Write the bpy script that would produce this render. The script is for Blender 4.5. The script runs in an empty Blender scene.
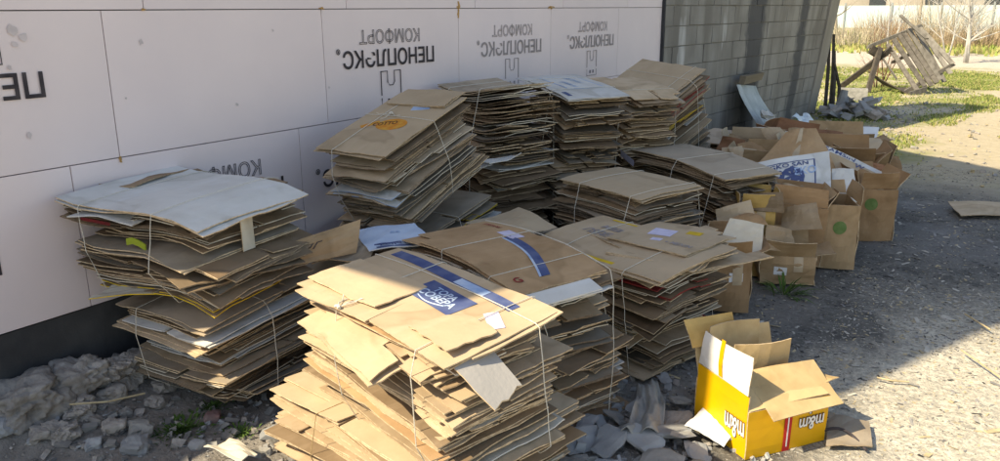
import bpy, bmesh, math, random
from mathutils import Vector, Matrix, noise, Euler
R = math.radians
random.seed(7)
sc = bpy.context.scene
COL = sc.collection

# ------------------------------------------------------------------ camera
F, PIT, ROLL, YAW, CX, CZ = 795.3, 0.27288, 0.004217, 0.58203, 3.084, 1.55
CAM = Vector((CX, 0, CZ))
fa = Vector((-math.sin(YAW), math.cos(YAW), 0)); ra = Vector((math.cos(YAW), math.sin(YAW), 0))
fw = fa*math.cos(PIT) - Vector((0, 0, 1))*math.sin(PIT); upv = ra.cross(fw)
camd = bpy.data.cameras.new('camera'); cam = bpy.data.objects.new('camera', camd); COL.objects.link(cam)
Rr = ra*math.cos(ROLL) - upv*math.sin(ROLL); Uu = ra*math.sin(ROLL) + upv*math.cos(ROLL)
M3 = Matrix((Rr, Uu, -fw)).transposed()
cam.matrix_world = Matrix.Translation(CAM) @ M3.to_4x4()
camd.sensor_width = 36; camd.lens = 36*F/1000.0; camd.clip_end = 800; camd.clip_start = .05
sc.camera = cam

# ------------------------------------------------------------------ light
AZ = Vector((.5, .87)).normalized(); EL = R(45)
world = bpy.data.worlds.new('World'); sc.world = world; world.use_nodes = True
wn = world.node_tree; bg = wn.nodes['Background']
sky = wn.nodes.new('ShaderNodeTexSky'); sky.sky_type = 'NISHITA'; sky.sun_disc = False
sky.sun_elevation = EL
sx, sy = -AZ.x, -AZ.y                       # towards the sun
sky.sun_rotation = math.atan2(sx, sy)
wn.links.new(sky.outputs[0], bg.inputs[0]); bg.inputs[1].default_value = 0.15
sl = bpy.data.lights.new('sun', 'SUN'); sl.energy = 4.9; sl.angle = R(.5); sl.color = (1, .92, .74)
sun = bpy.data.objects.new('sun', sl); COL.objects.link(sun)
Ld = Vector((AZ.x*math.cos(EL), AZ.y*math.cos(EL), -math.sin(EL)))
sun.rotation_euler = Ld.to_track_quat('-Z', 'Y').to_euler(); sun.location = (-4, -8, 9)
sc.view_settings.view_transform = 'Standard'; sc.view_settings.look = 'None'
sc.view_settings.exposure = 0.68
sc.view_settings.use_white_balance = True; sc.view_settings.white_balance_temperature = 7600; sc.view_settings.white_balance_tint = 10; sc.view_settings.gamma = 1

# ------------------------------------------------------------------ materials
def newmat(name, rough=.85):
    m = bpy.data.materials.new(name); m.use_nodes = True
    nt = m.node_tree; b = nt.nodes['Principled BSDF']; b.inputs['Roughness'].default_value = rough
    b.inputs['Specular IOR Level'].default_value = .25
    return m, nt, b
def N(nt, t, **k):
    n = nt.nodes.new(t)
    for a, v in k.items(): setattr(n, a, v)
    return n
def rgb(h):
    c = [int(h[i:i+2], 16)/255 for i in (0, 2, 4)]
    return [((x+.055)/1.055)**2.4 if x > .04045 else x/12.92 for x in c]+[1]
def noisy(name, col, col2=None, scale=8, var=.18, rough=.85, bump=.15, bscale=60, objvar=.0, stretch=None, coord='Object'):
    """two-tone noise colour, brightness differing from object to object, fine bump"""
    m, nt, b = newmat(name, rough); L = nt.links
    tc = N(nt, 'ShaderNodeTexCoord'); mp = N(nt, 'ShaderNodeMapping'); L.new(tc.outputs[coord], mp.inputs[0])
    if stretch: mp.inputs['Scale'].default_value = stretch
    n1 = N(nt, 'ShaderNodeTexNoise'); n1.inputs['Scale'].default_value = scale; n1.inputs['Detail'].default_value = 6
    L.new(mp.outputs[0], n1.inputs['Vector'])
    col2 = col2 or [c*(1-var*1.6) for c in col[:3]]+[1]
    mix = N(nt, 'ShaderNodeMixRGB'); mix.inputs[1].default_value = col; mix.inputs[2].default_value = col2
    rp = N(nt, 'ShaderNodeMapRange'); rp.inputs[1].default_value = .35; rp.inputs[2].default_value = .68
    L.new(n1.outputs[0], rp.inputs[0]); L.new(rp.outputs[0], mix.inputs[0])
    last = mix.outputs[0]
    if objvar:
        oi = N(nt, 'ShaderNodeObjectInfo'); mr = N(nt, 'ShaderNodeMapRange')
        mr.inputs[3].default_value = 1-objvar; mr.inputs[4].default_value = 1+objvar*.6
        L.new(oi.outputs['Random'], mr.inputs[0])
        hv = N(nt, 'ShaderNodeHueSaturation'); L.new(last, hv.inputs['Color']); L.new(mr.outputs[0], hv.inputs['Value'])
        last = hv.outputs[0]
    L.new(last, b.inputs['Base Color'])
    if bump:
        n2 = N(nt, 'ShaderNodeTexNoise'); n2.inputs['Scale'].default_value = bscale; n2.inputs['Detail'].default_value = 4
        L.new(mp.outputs[0], n2.inputs['Vector'])
        bp = N(nt, 'ShaderNodeBump'); bp.inputs['Strength'].default_value = bump; bp.inputs['Distance'].default_value = .01
        L.new(n2.outputs[0], bp.inputs['Height']); L.new(bp.outputs[0], b.inputs['Normal'])
    return m
def board(name, col, col2=None, objvar=.28):
    """corrugated cardboard: kraft colour with scuffs, fine flute lines and fibres"""
    m, nt, b = newmat(name, .8); L = nt.links
    tc = N(nt, 'ShaderNodeTexCoord')
    oi = N(nt, 'ShaderNodeObjectInfo')
    va = N(nt, 'ShaderNodeVectorMath'); va.operation = 'ADD'
    cb = N(nt, 'ShaderNodeCombineXYZ'); mu = N(nt, 'ShaderNodeMath'); mu.operation = 'MULTIPLY'; mu.inputs[1].default_value = 37
    L.new(oi.outputs['Random'], mu.inputs[0]); L.new(mu.outputs[0], cb.inputs[0]); L.new(mu.outputs[0], cb.inputs[1])
    L.new(tc.outputs['Object'], va.inputs[0]); L.new(cb.outputs[0], va.inputs[1])
    n1 = N(nt, 'ShaderNodeTexNoise'); n1.inputs['Scale'].default_value = 5; n1.inputs['Detail'].default_value = 7; n1.inputs['Roughness'].default_value = .6
    L.new(va.outputs[0], n1.inputs['Vector'])
    mix = N(nt, 'ShaderNodeMixRGB'); mix.inputs[1].default_value = col
    mix.inputs[2].default_value = col2 or [col[0]*.72, col[1]*.68, col[2]*.62, 1]
    rp = N(nt, 'ShaderNodeMapRange'); rp.inputs[1].default_value = .42; rp.inputs[2].default_value = .72
    L.new(n1.outputs[0], rp.inputs[0]); L.new(rp.outputs[0], mix.inputs[0])
    mr = N(nt, 'ShaderNodeMapRange'); mr.inputs[3].default_value = 1-objvar; mr.inputs[4].default_value = 1+objvar*.35
    L.new(oi.outputs['Random'], mr.inputs[0])
    hv = N(nt, 'ShaderNodeHueSaturation'); L.new(mix.outputs[0], hv.inputs['Color']); L.new(mr.outputs[0], hv.inputs['Value'])
    # dusty scuffs
    n3 = N(nt, 'ShaderNodeTexNoise'); n3.inputs['Scale'].default_value = 22; n3.inputs['Detail'].default_value = 5
    mp = N(nt, 'ShaderNodeMapping'); mp.inputs['Scale'].default_value = (1, .18, 1); L.new(va.outputs[0], mp.inputs[0]); L.new(mp.outputs[0], n3.inputs['Vector'])
    r3 = N(nt, 'ShaderNodeMapRange'); r3.inputs[1].default_value = .55; r3.inputs[2].default_value = .8; r3.inputs[4].default_value = .35
    L.new(n3.outputs[0], r3.inputs[0])
    m2 = N(nt, 'ShaderNodeMixRGB'); m2.inputs[2].default_value = (col[0]*1.15, col[1]*1.2, col[2]*1.35, 1)
    L.new(r3.outputs[0], m2.inputs[0]); L.new(hv.outputs[0], m2.inputs[1])
    # old damp stains with a tide line
    n5 = N(nt, 'ShaderNodeTexNoise'); n5.inputs['Scale'].default_value = 2.3; n5.inputs['Detail'].default_value = 3; n5.inputs['Distortion'].default_value = .6; L.new(va.outputs[0], n5.inputs['Vector'])
    cr_ = N(nt, 'ShaderNodeValToRGB'); e = cr_.color_ramp.elements; e[0].position = .56; e[0].color = (1, 1, 1, 1); e[1].position = .60; e[1].color = (.66, .64, .60, 1)
    e2 = cr_.color_ramp.elements.new(.64); e2.color = (.84, .82, .79, 1)
    L.new(n5.outputs[0], cr_.inputs[0]); m3_ = N(nt, 'ShaderNodeMixRGB'); m3_.blend_type = 'MULTIPLY'; m3_.inputs[0].default_value = .55
    L.new(m2.outputs[0], m3_.inputs[1]); L.new(cr_.outputs[0], m3_.inputs[2])
    L.new(m3_.outputs[0], b.inputs['Base Color'])
    wv = N(nt, 'ShaderNodeTexWave'); wv.inputs['Scale'].default_value = 45; wv.inputs['Distortion'].default_value = .4; L.new(va.outputs[0], wv.inputs['Vector'])
    ad = N(nt, 'ShaderNodeMath'); ad.operation = 'MULTIPLY_ADD'; ad.inputs[1].default_value = .05
    n4 = N(nt, 'ShaderNodeTexNoise'); n4.inputs['Scale'].default_value = 14; n4.inputs['Detail'].default_value = 5; L.new(va.outputs[0], n4.inputs['Vector'])
    L.new(wv.outputs[0], ad.inputs[0]); L.new(n4.outputs[0], ad.inputs[2])
    bp = N(nt, 'ShaderNodeBump'); bp.inputs['Strength'].default_value = .35; bp.inputs['Distance'].default_value = .008
    L.new(ad.outputs[0], bp.inputs['Height']); L.new(bp.outputs[0], b.inputs['Normal'])
    return m

CB = [board('cardboard_kraft', (.41, .295, .185, 1), objvar=.5), board('cardboard_pale', (.56, .43, .29, 1), objvar=.4),
      board('cardboard_brown', (.30, .205, .125, 1), objvar=.5), board('cardboard_grey', (.33, .275, .21, 1), objvar=.5)]
CB_TOP = board('cardboard_clean', (.53, .41, .275, 1), (.46, .35, .23, 1), .08)
CB_MID = board('cardboard_dusty', (.46, .375, .28, 1), (.38, .31, .235, 1), .08)
CB_WARM = board('cardboard_orange', (.50, .33, .185, 1), None, .12)
CB_WHITE = board('cardboard_white', (.66, .65, .62, 1), (.56, .545, .51, 1), .06)
CB_WEDGE = board('cardboard_cream', (.62, .57, .47, 1), (.5, .44, .35, 1), .12)
EDGE = noisy('cardboard_edge', (.46, .345, .225, 1), (.22, .155, .10, 1), 60, objvar=.3, bump=0)
EDGE_L = noisy('cardboard_edge_light', (.66, .51, .34, 1), (.38, .28, .17, 1), 60, objvar=.2, bump=0)
EDGE_D = noisy('cardboard_edge_dark', (.22, .16, .11, 1), (.12, .09, .06, 1), 60, bump=0)
RED = noisy('red_print', (.30, .03, .03, 1), (.20, .03, .03, 1), 20, bump=0)
YEL = noisy('yellow_print', (.72, .50, .03, 1), (.55, .36, .03, 1), 20, bump=0)
YBOX = noisy('yellow_carton', (.76, .41, .010, 1), (.68, .35, .012, 1), 5, rough=.45, bump=.1, bscale=12)
BLU = noisy('blue_print', (.05, .075, .20, 1), (.11, .14, .26, 1), 14, bump=0)
SKYB = noisy('pale_blue_print', (.25, .38, .62, 1), (.55, .64, .76, 1), 12, bump=0)
INK = noisy('black_ink', (.035, .03, .035, 1), (.07, .06, .065, 1), 20, bump=0)
INK2 = noisy('faded_ink', (.27, .24, .24, 1), (.36, .32, .32, 1), 20, bump=0)
ORA = noisy('orange_print', (.62, .22, .03, 1), (.66, .36, .06, 1), 30, bump=0)
GRN = noisy('green_print', (.10, .17, .05, 1), (.14, .2, .07, 1), 30, bump=0)
BRN = noisy('brown_print', (.12, .05, .03, 1), None, 30, bump=0)
WPR = noisy('white_print', (.8, .78, .74, 1), None, 30, var=.1, bump=0)
LILAC = noisy('lilac_label', (.62, .60, .78, 1), None, 30, var=.1, bump=0)
TWINE = noisy('twine', (.74, .71, .63, 1), (.58, .54, .46, 1), 200, bump=.5, bscale=500)
TWINEJ = noisy('jute', (.45, .33, .17, 1), (.3, .2, .1, 1), 200, bump=.5, bscale=500)
PAPER = noisy('white_paper', (.80, .80, .82, 1), None, 6, var=.05, bump=.2, bscale=8)
TAPE = noisy('clear_tape', (.56, .44, .30, 1), None, 10, rough=.25, bump=0)

# ------------------------------------------------------------------ mesh helper
class MB:
    def __init__(s): s.v = []; s.f = []; s.m = []
    def add(s, vs, fs, mi=0):
        o = len(s.v); s.v += [tuple(v) for v in vs]; s.f += [tuple(i+o for i in f) for f in fs]
        s.m += [mi]*len(fs) if isinstance(mi, int) else mi
    def box(s, c, d, rot=None, mi=0, jit=0):
        vs = []
        for z in (-.5, .5):
            for y in (-.5, .5):
                for x in (-.5, .5):
                    p = Vector((x*d[0]+random.uniform(-jit, jit), y*d[1]+random.uniform(-jit, jit), z*d[2]+random.uniform(-jit, jit)))
                    if rot: p.rotate(rot)
                    vs.append(p+Vector(c))
        s.add(vs, [(0, 2, 3, 1), (4, 5, 7, 6), (0, 1, 5, 4), (2, 6, 7, 3), (0, 4, 6, 2), (1, 3, 7, 5)], mi)
    def tube(s, pts, r, n=6, mi=0, closed=False):
        pts = [Vector(p) for p in pts]; rs = r if isinstance(r, (list, tuple)) else [r]*len(pts)
        rings = []; k = len(pts)
        for i, p in enumerate(pts):
            if closed: t = pts[(i+1) % k]-pts[i-1]
            else: t = pts[min(i+1, k-1)]-pts[max(i-1, 0)]
            if t.length < 1e-9: t = Vector((0, 0, 1))
            t.normalize(); a = t.orthogonal().normalized() if abs(t.z) > .95 else t.cross(Vector((0, 0, 1))).normalized(); b = t.cross(a)
            rings.append([p+a*rs[i]*math.cos(2*math.pi*j/n)+b*rs[i]*math.sin(2*math.pi*j/n) for j in range(n)])
        vs = [q for g in rings for q in g]; fs = []
        for i in range(k if closed else k-1):
            for j in range(n):
                a, b = i*n+j, i*n+(j+1) % n; c, d = ((i+1) % k)*n+(j+1) % n, ((i+1) % k)*n+j
                fs.append((a, b, c, d))
        if not closed: fs += [tuple(range(n))[::-1], tuple((k-1)*n+j for j in range(n))]
        s.add(vs, fs, mi)
    def slab(s, us, vs, fn, t, mask=None, top=0, edge=1, bot=None, down=None):
        """thick sheet on a parametric surface; masked-out cells leave notches, corners or slots"""
        bot = top if bot is None else bot
        nu, nv = len(us), len(vs); idx = {}; V = []; Fc = []; Mi = []
        ok = lambda i, j: 0 <= i < nu-1 and 0 <= j < nv-1 and (mask is None or mask(i, j))
        dn = down or (lambda u, v: Vector((0, 0, -t)))
        def vid(i, j, k):
            if (i, j, k) not in idx:
                p = Vector(fn(us[i], vs[j]))
                if k: p = p+dn(us[i], vs[j])
                idx[(i, j, k)] = len(V); V.append(p)
            return idx[(i, j, k)]
        for i in range(nu-1):
            for j in range(nv-1):
                if not ok(i, j): continue
                Fc.append((vid(i, j, 0), vid(i+1, j, 0), vid(i+1, j+1, 0), vid(i, j+1, 0))); Mi.append(top)
                Fc.append((vid(i, j, 1), vid(i, j+1, 1), vid(i+1, j+1, 1), vid(i+1, j, 1))); Mi.append(bot)
                for (di, dj, a, b) in ((-1, 0, (i, j+1), (i, j)), (1, 0, (i+1, j), (i+1, j+1)), (0, -1, (i, j), (i+1, j)), (0, 1, (i+1, j+1), (i, j+1))):
                    if not ok(i+di, j+dj):
                        Fc.append((vid(*a, 0), vid(*a, 1), vid(*b, 1), vid(*b, 0))); Mi.append(edge)
        s.add(V, Fc, Mi)
    def build(s, name, mats, parent=None, smooth=False, M=None):
        me = bpy.data.meshes.new(name); me.from_pydata(s.v, [], s.f)
        for m in (mats if isinstance(mats, (list, tuple)) else [mats]): me.materials.append(m)
        me.polygons.foreach_set('material_index', s.m)
        if smooth: me.polygons.foreach_set('use_smooth', [True]*len(s.f))
        me.update()
        o = bpy.data.objects.new(name, me); COL.objects.link(o)
        if parent: o.parent = parent
        if M is not None: o.matrix_local = M
        return o
def tag(o, label=None, cat=None, group=None, kind=None):
    if label: o['label'] = label
    if cat: o['category'] = cat
    if group: o['group'] = group
    if kind: o['kind'] = kind
    return o
def thing(name, label, cat, loc=(0, 0, 0), rot=(0, 0, 0), group=None):
    o = bpy.data.objects.new(name, None); COL.objects.link(o); o.location = loc; o.rotation_euler = rot
    o.empty_display_size = .1
    return tag(o, label, cat, group)
def lin(a, b, n): return [a+(b-a)*i/n for i in range(n+1)]
U = random.uniform

# text ------------------------------------------------------------
def text_mesh(body, size, width=None, outline=0, extr=0.0, spacing=1.0):
    cu = bpy.data.curves.new('t', 'FONT'); cu.body = body; cu.size = size; cu.align_x = 'CENTER'; cu.align_y = 'CENTER'
    cu.resolution_u = 3; cu.space_character = spacing
    if outline: cu.fill_mode = 'NONE'; cu.bevel_depth = outline; cu.bevel_resolution = 0
    else: cu.offset = size*.018
    o = bpy.data.objects.new('t', cu); COL.objects.link(o)
    dg = bpy.context.evaluated_depsgraph_get(); dg.update()
    me = bpy.data.meshes.new_from_object(o.evaluated_get(dg))
    vs = [v.co.copy() for v in me.vertices]; fs = [tuple(p.vertices) for p in me.polygons]
    bpy.data.objects.remove(o); bpy.data.curves.remove(cu); bpy.data.meshes.remove(me)
    if vs and width:
        w = max(v.x for v in vs)-min(v.x for v in vs); k = width/w
        for v in vs: v.x *= k
    return vs, fs
def flat_text(mb, body, size, place, width=None, outline=0, mi=0, spacing=1.0, rot=0):
    vs, fs = text_mesh(body, size, width, outline, spacing=spacing); c, s_ = math.cos(rot), math.sin(rot)
    mb.add([place(v.x*c-v.y*s_, v.x*s_+v.y*c, abs(v.z)) for v in vs], fs, mi)

# ------------------------------------------------------------------ flattened cartons
def sheet_fn(w, h, z, ang, ox, oy, bend, fl, axis, seed, a1=6, a0=-6, noise_a=.004):
    rr = random.Random(seed); c, s_ = math.cos(ang), math.sin(ang)
    fang = [math.tan(R(rr.uniform(a0, a1))) for _ in range(4)]
    p = [rr.uniform(0, 6.28) for _ in range(4)]; k = [rr.uniform(3, 9) for _ in range(2)]
    cs = (rr.choice([-1, 1]), rr.choice([-1, 1])); ck = rr.uniform(-.05, .035) if noise_a > .0021 else rr.uniform(-.02, .01)
    L2 = (h if axis == 0 else w)/2; cr = L2-fl; hx = (w if axis == 0 else h)/2*rr.uniform(-.05, .05)
    def fn(u, v):
        a, b = (u, v) if axis == 0 else (v, u)
        dz = 0
        if abs(b) > cr:
            i = (0 if b < 0 else 2)+(0 if a < hx else 1); dz = (abs(b)-cr)*fang[i]
        x = u*c-v*s_+ox; y = u*s_+v*c+oy
        dz += noise_a*(math.sin(k[0]*u+p[0])+math.sin(k[1]*v+p[1]))
        dz += ck*max(0, u*cs[0]/(w/2)+v*cs[1]/(h/2)-1.25)
        dz += noise_a*.6*math.sin(17*u+23*v+p[2])
        return Vector((x, y, z+dz+bend(x, y)))
    return fn, hx, cr
def sheet(parent, w, h, z, ang=0, ox=0, oy=0, bend=lambda x, y: 0, mats=None, seed=0, style=None, t=.0042, layers=2, a0=-6, a1=6, noise_a=.004, name='cardboard_sheet', nx=6, gap=.005):
    rr = random.Random(seed*7+1)
    style = style or rr.choice(['flap', 'flap', 'flap', 'plain', 'torn'])
    axis = rr.choice([0, 1]); fl = (h if axis == 0 else w)*rr.uniform(.17, .27)
    if style == 'plain': fl = .001
    mb = MB(); first = None
    for l in range(layers):
        z0 = z-l*(t+gap)
        fn, hx, cr = sheet_fn(w, h, z0, ang+(rr.uniform(-.03, .03) if l else 0), ox+(rr.uniform(-.015, .015) if l else 0), oy+(rr.uniform(-.015, .015) if l else 0), bend, fl, axis, seed*3+l, a1, a0, noise_a)
        if first is None: first = fn
        wa, wb = (w, h) if axis == 0 else (h, w)
        sl_ = rr.uniform(.006, .02)
        A = sorted(set(lin(-wa/2, hx-sl_, nx//2)+lin(hx+sl_, wa/2, nx//2)))
        Bv = [-wb/2, -wb/2+fl*.5, -cr]+lin(-cr, cr, 4)[1:-1]+[cr, wb/2-fl*.5, wb/2] if style != 'plain' else lin(-wb/2, wb/2, 6)
        na = len(A)-1; nb = len(Bv)-1
        cut = set()
        if style != 'plain':
            for j in (0, 1, nb-1, nb-2): cut.add((nx//2, j))
        if style == 'torn':
            for _ in range(3):
                j = rr.choice([0, nb-1]); i0 = rr.randrange(na)
                for i in range(i0, min(na, i0+rr.choice([1, 2]))): cut.add((i, j))
        if rr.random() < .3: cut.add((rr.choice([0, na-1]), rr.choice([0, nb-1])))
        # wobble of the outline
        jit = {}
        def g(a, b, fn=fn, jit=jit):
            key = (round(a, 4), round(b, 4))
            if key not in jit:
                e = abs(abs(a)-wa/2) < 1e-4 or abs(abs(b)-wb/2) < 1e-4
                jit[key] = (rr.uniform(-.006, .006), rr.uniform(-.006, .006)) if e else (0, 0)
            da, db = jit[key]
            return fn(a+da, b+db) if axis == 0 else fn(b+db, a+da)
        mk = lambda i, j: (i, j) not in cut
        if axis == 0: mb.slab(A, Bv, g, t, mk, 0, 1)
        else: mb.slab(Bv, A, lambda b, a: g(a, b), t, lambda j, i: (i, j) not in cut, 0, 1)
    o = mb.build(name, mats or [rr.choice(CB), EDGE], parent)
    return o, first
def patch(parent, fn, cx, cy, w, h, rot, mat, name='printed_mark', off=.0016, nu=6, nv=4, shape=None, t=.0006):
    mb = MB(); c, s_ = math.cos(rot), math.sin(rot)
    def g(a, b):
        if shape == 'disc':
            r = math.hypot(a, b)
            m = max(abs(a), abs(b)); k = m/r if r > 1e-6 else 1
            a2, b2 = a*k, b*k
        else: a2, b2 = a, b
        p = fn(cx+a2*w/2*c-b2*h/2*s_, cy+a2*w/2*s_+b2*h/2*c); p.z += off; return p
    mb.slab(lin(-1, 1, nu), lin(-1, 1, nv), g, t, None, 0, 0)
    return mb.build(name, mat, parent)
def ptext(parent, fn, cx, cy, body, size, rot, mat, width=None, off=.0026, name='printed_lettering', outline=0):
    mb = MB(); c, s_ = math.cos(rot), math.sin(rot)
    def place(x, y, z):
        p = fn(cx+x*c-y*s_, cy+x*s_+y*c); p.z += off+z*.2; return p
    flat_text(mb, body, size, place, width, outline)
    return mb.build(name, mat, parent)
def hull(pts):
    pts = sorted(set(pts))
    def half(ps):
        h = []
        for p in ps:
            while len(h) > 1 and (h[-1][0]-h[-2][0])*(p[1]-h[-2][1])-(h[-1][1]-h[-2][1])*(p[0]-h[-2][0]) <= 0: h.pop()
            h.append(p)
        return h
    a = half(pts); b = half(pts[::-1]); return a[:-1]+b[:-1]
def twine(parent, axis, pos, slope=0, r=.0017, mat=None, sheets=None, off=.005):
    """string pulled tight round the bundle in one vertical plane"""
    P = []
    for o in sheets:
        for v in o.data.vertices:
            a, b = (v.co.x, v.co.y) if axis == 'y' else (v.co.y, v.co.x)
            if abs(a-(pos+slope*b)) < .075: P.append((round(b, 4), round(v.co.z, 4)))
    H = hull(P)
    if len(H) < 3: return None
    cx = sum(p[0] for p in H)/len(H); cy = sum(p[1] for p in H)/len(H)
    pts = []
    for b, z in H:
        d = math.hypot(b-cx, z-cy); k = 1+off/d; bb = cx+(b-cx)*k; zz = cy+(z-cy)*k
        a = pos+slope*bb
        pts.append(Vector((a, bb, zz)) if axis == 'y' else Vector((bb, a, zz)))
    # subdivide with a slight wander
    out = []
    for i, p in enumerate(pts):
        q = pts[(i+1) % len(pts)]; n = max(1, int((q-p).length/.05))
        for k in range(n):
            w = p.lerp(q, k/n)
            if k: w += Vector((U(-.0015, .0015), U(-.0015, .0015), 0))
            out.append(w)
    mb = MB(); mb.tube(out, r, 5, 0, True)
    return mb.build('twine', mat or TWINE, parent)
def knot(parent, p, mat=None):
    mb = MB(); p = Vector(p)
    for k in range(3):
        a = U(0, 6.28); pts = [p]
        for i in range(6): pts.append(pts[-1]+Vector((math.cos(a)*.014, math.sin(a)*.014, .004*math.sin(i*1.5+k)+.001))); a += U(-.5, .5)
        mb.tube(pts, .0018, 4)
    mb.tube([p+Vector((-.012, 0, .003)), p+Vector((0, .004, .007)), p+Vector((.012, 0, .003))], .006, 6)
    return mb.build('knot', mat or TWINE, parent)

ALLB = {}
def bundle(label, loc, rot, w, h, H, n, seed, lean=(0, 0), bend=None, accents={}, mats=None, edge=None, top=None, tw=(('y', -.2), ('y', .22), ('x', 0)), jit=.03, ang=3.6, wv=.20, group='tied bundles of flattened cardboard', prof=None, topmat=None, top_kw=None, a=4, twmat=None, noise_a=.0035, grow=0, rag=.07):
    """a tied bundle: every flattened carton is a sheet of its own"""
    T = thing('cardboard_bundle', label, 'cardboard bundle', loc, rot, group)
    rr = random.Random(seed); bf = bend or (lambda x, y, q: 0)
    SH = []; ftop = None; otop = None; z = .012
    mats = mats or CB; dx = dy = 0; n = max(8, int(n*1.0)); jit *= 1.1
    phase = rr.uniform(0, 6)
    for i in range(n):
        q = (i+1)/n; z = .014+(H-.014)*q+(rr.uniform(-.006, .003) if i < n-1 else 0)
        k = (1-wv*rr.random()) if i < n-1 else 1
        k2 = (1-wv*rr.random()) if i < n-1 else 1
        pr = (prof(q) if prof else 1)*(1-rag*max(0, math.sin(i*.55+phase)+.4*math.sin(i*1.7+phase*2)))
        if rr.random() < .16 and i < n-2: dx += rr.choice([-1, 1])*rr.uniform(.03, .07); dy += rr.choice([-1, 1])*rr.uniform(.03, .07)
        dx = dx*.6+rr.uniform(-jit, jit); dy = dy*.6+rr.uniform(-jit, jit)
        if i == n-1: dx = dy = 0
        m = accents.get(i-n, accents.get(i))
        mm = m if m else [rr.choice(mats), edge if edge and rr.random() < .8 else rr.choice([EDGE, EDGE, EDGE_L, EDGE_L, EDGE_D, CB_WEDGE])]
        kw = dict(a0=-a, a1=a)
        if i == n-1:
            kw = dict(a0=-5, a1=1); kw.update(top_kw or {})
            mm = topmat or [CB_MID, EDGE_L]
        an = R(rr.uniform(-ang, ang))+(R(rr.choice([-9, 8])) if rr.random() < .12 and i < n-1 else 0)
        if i == n-1: an = 0
        o, fn = sheet(T, w*k*pr, h*k2*pr, z, an, lean[0]*q+dx, lean[1]*q+dy, (lambda x, y, q=q: bf(x, y, q)), mm, seed*100+i, noise_a=noise_a*(1-.4*q), **kw)
        SH.append(o)
        if i == n-1: ftop, otop = fn, o
    for tv in tw: twine(T, tv[0], tv[1], tv[2] if len(tv) > 2 else 0, sheets=SH, mat=twmat)
    if top: top(T, otop, ftop, H)
    return T, ftop, otop

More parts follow.
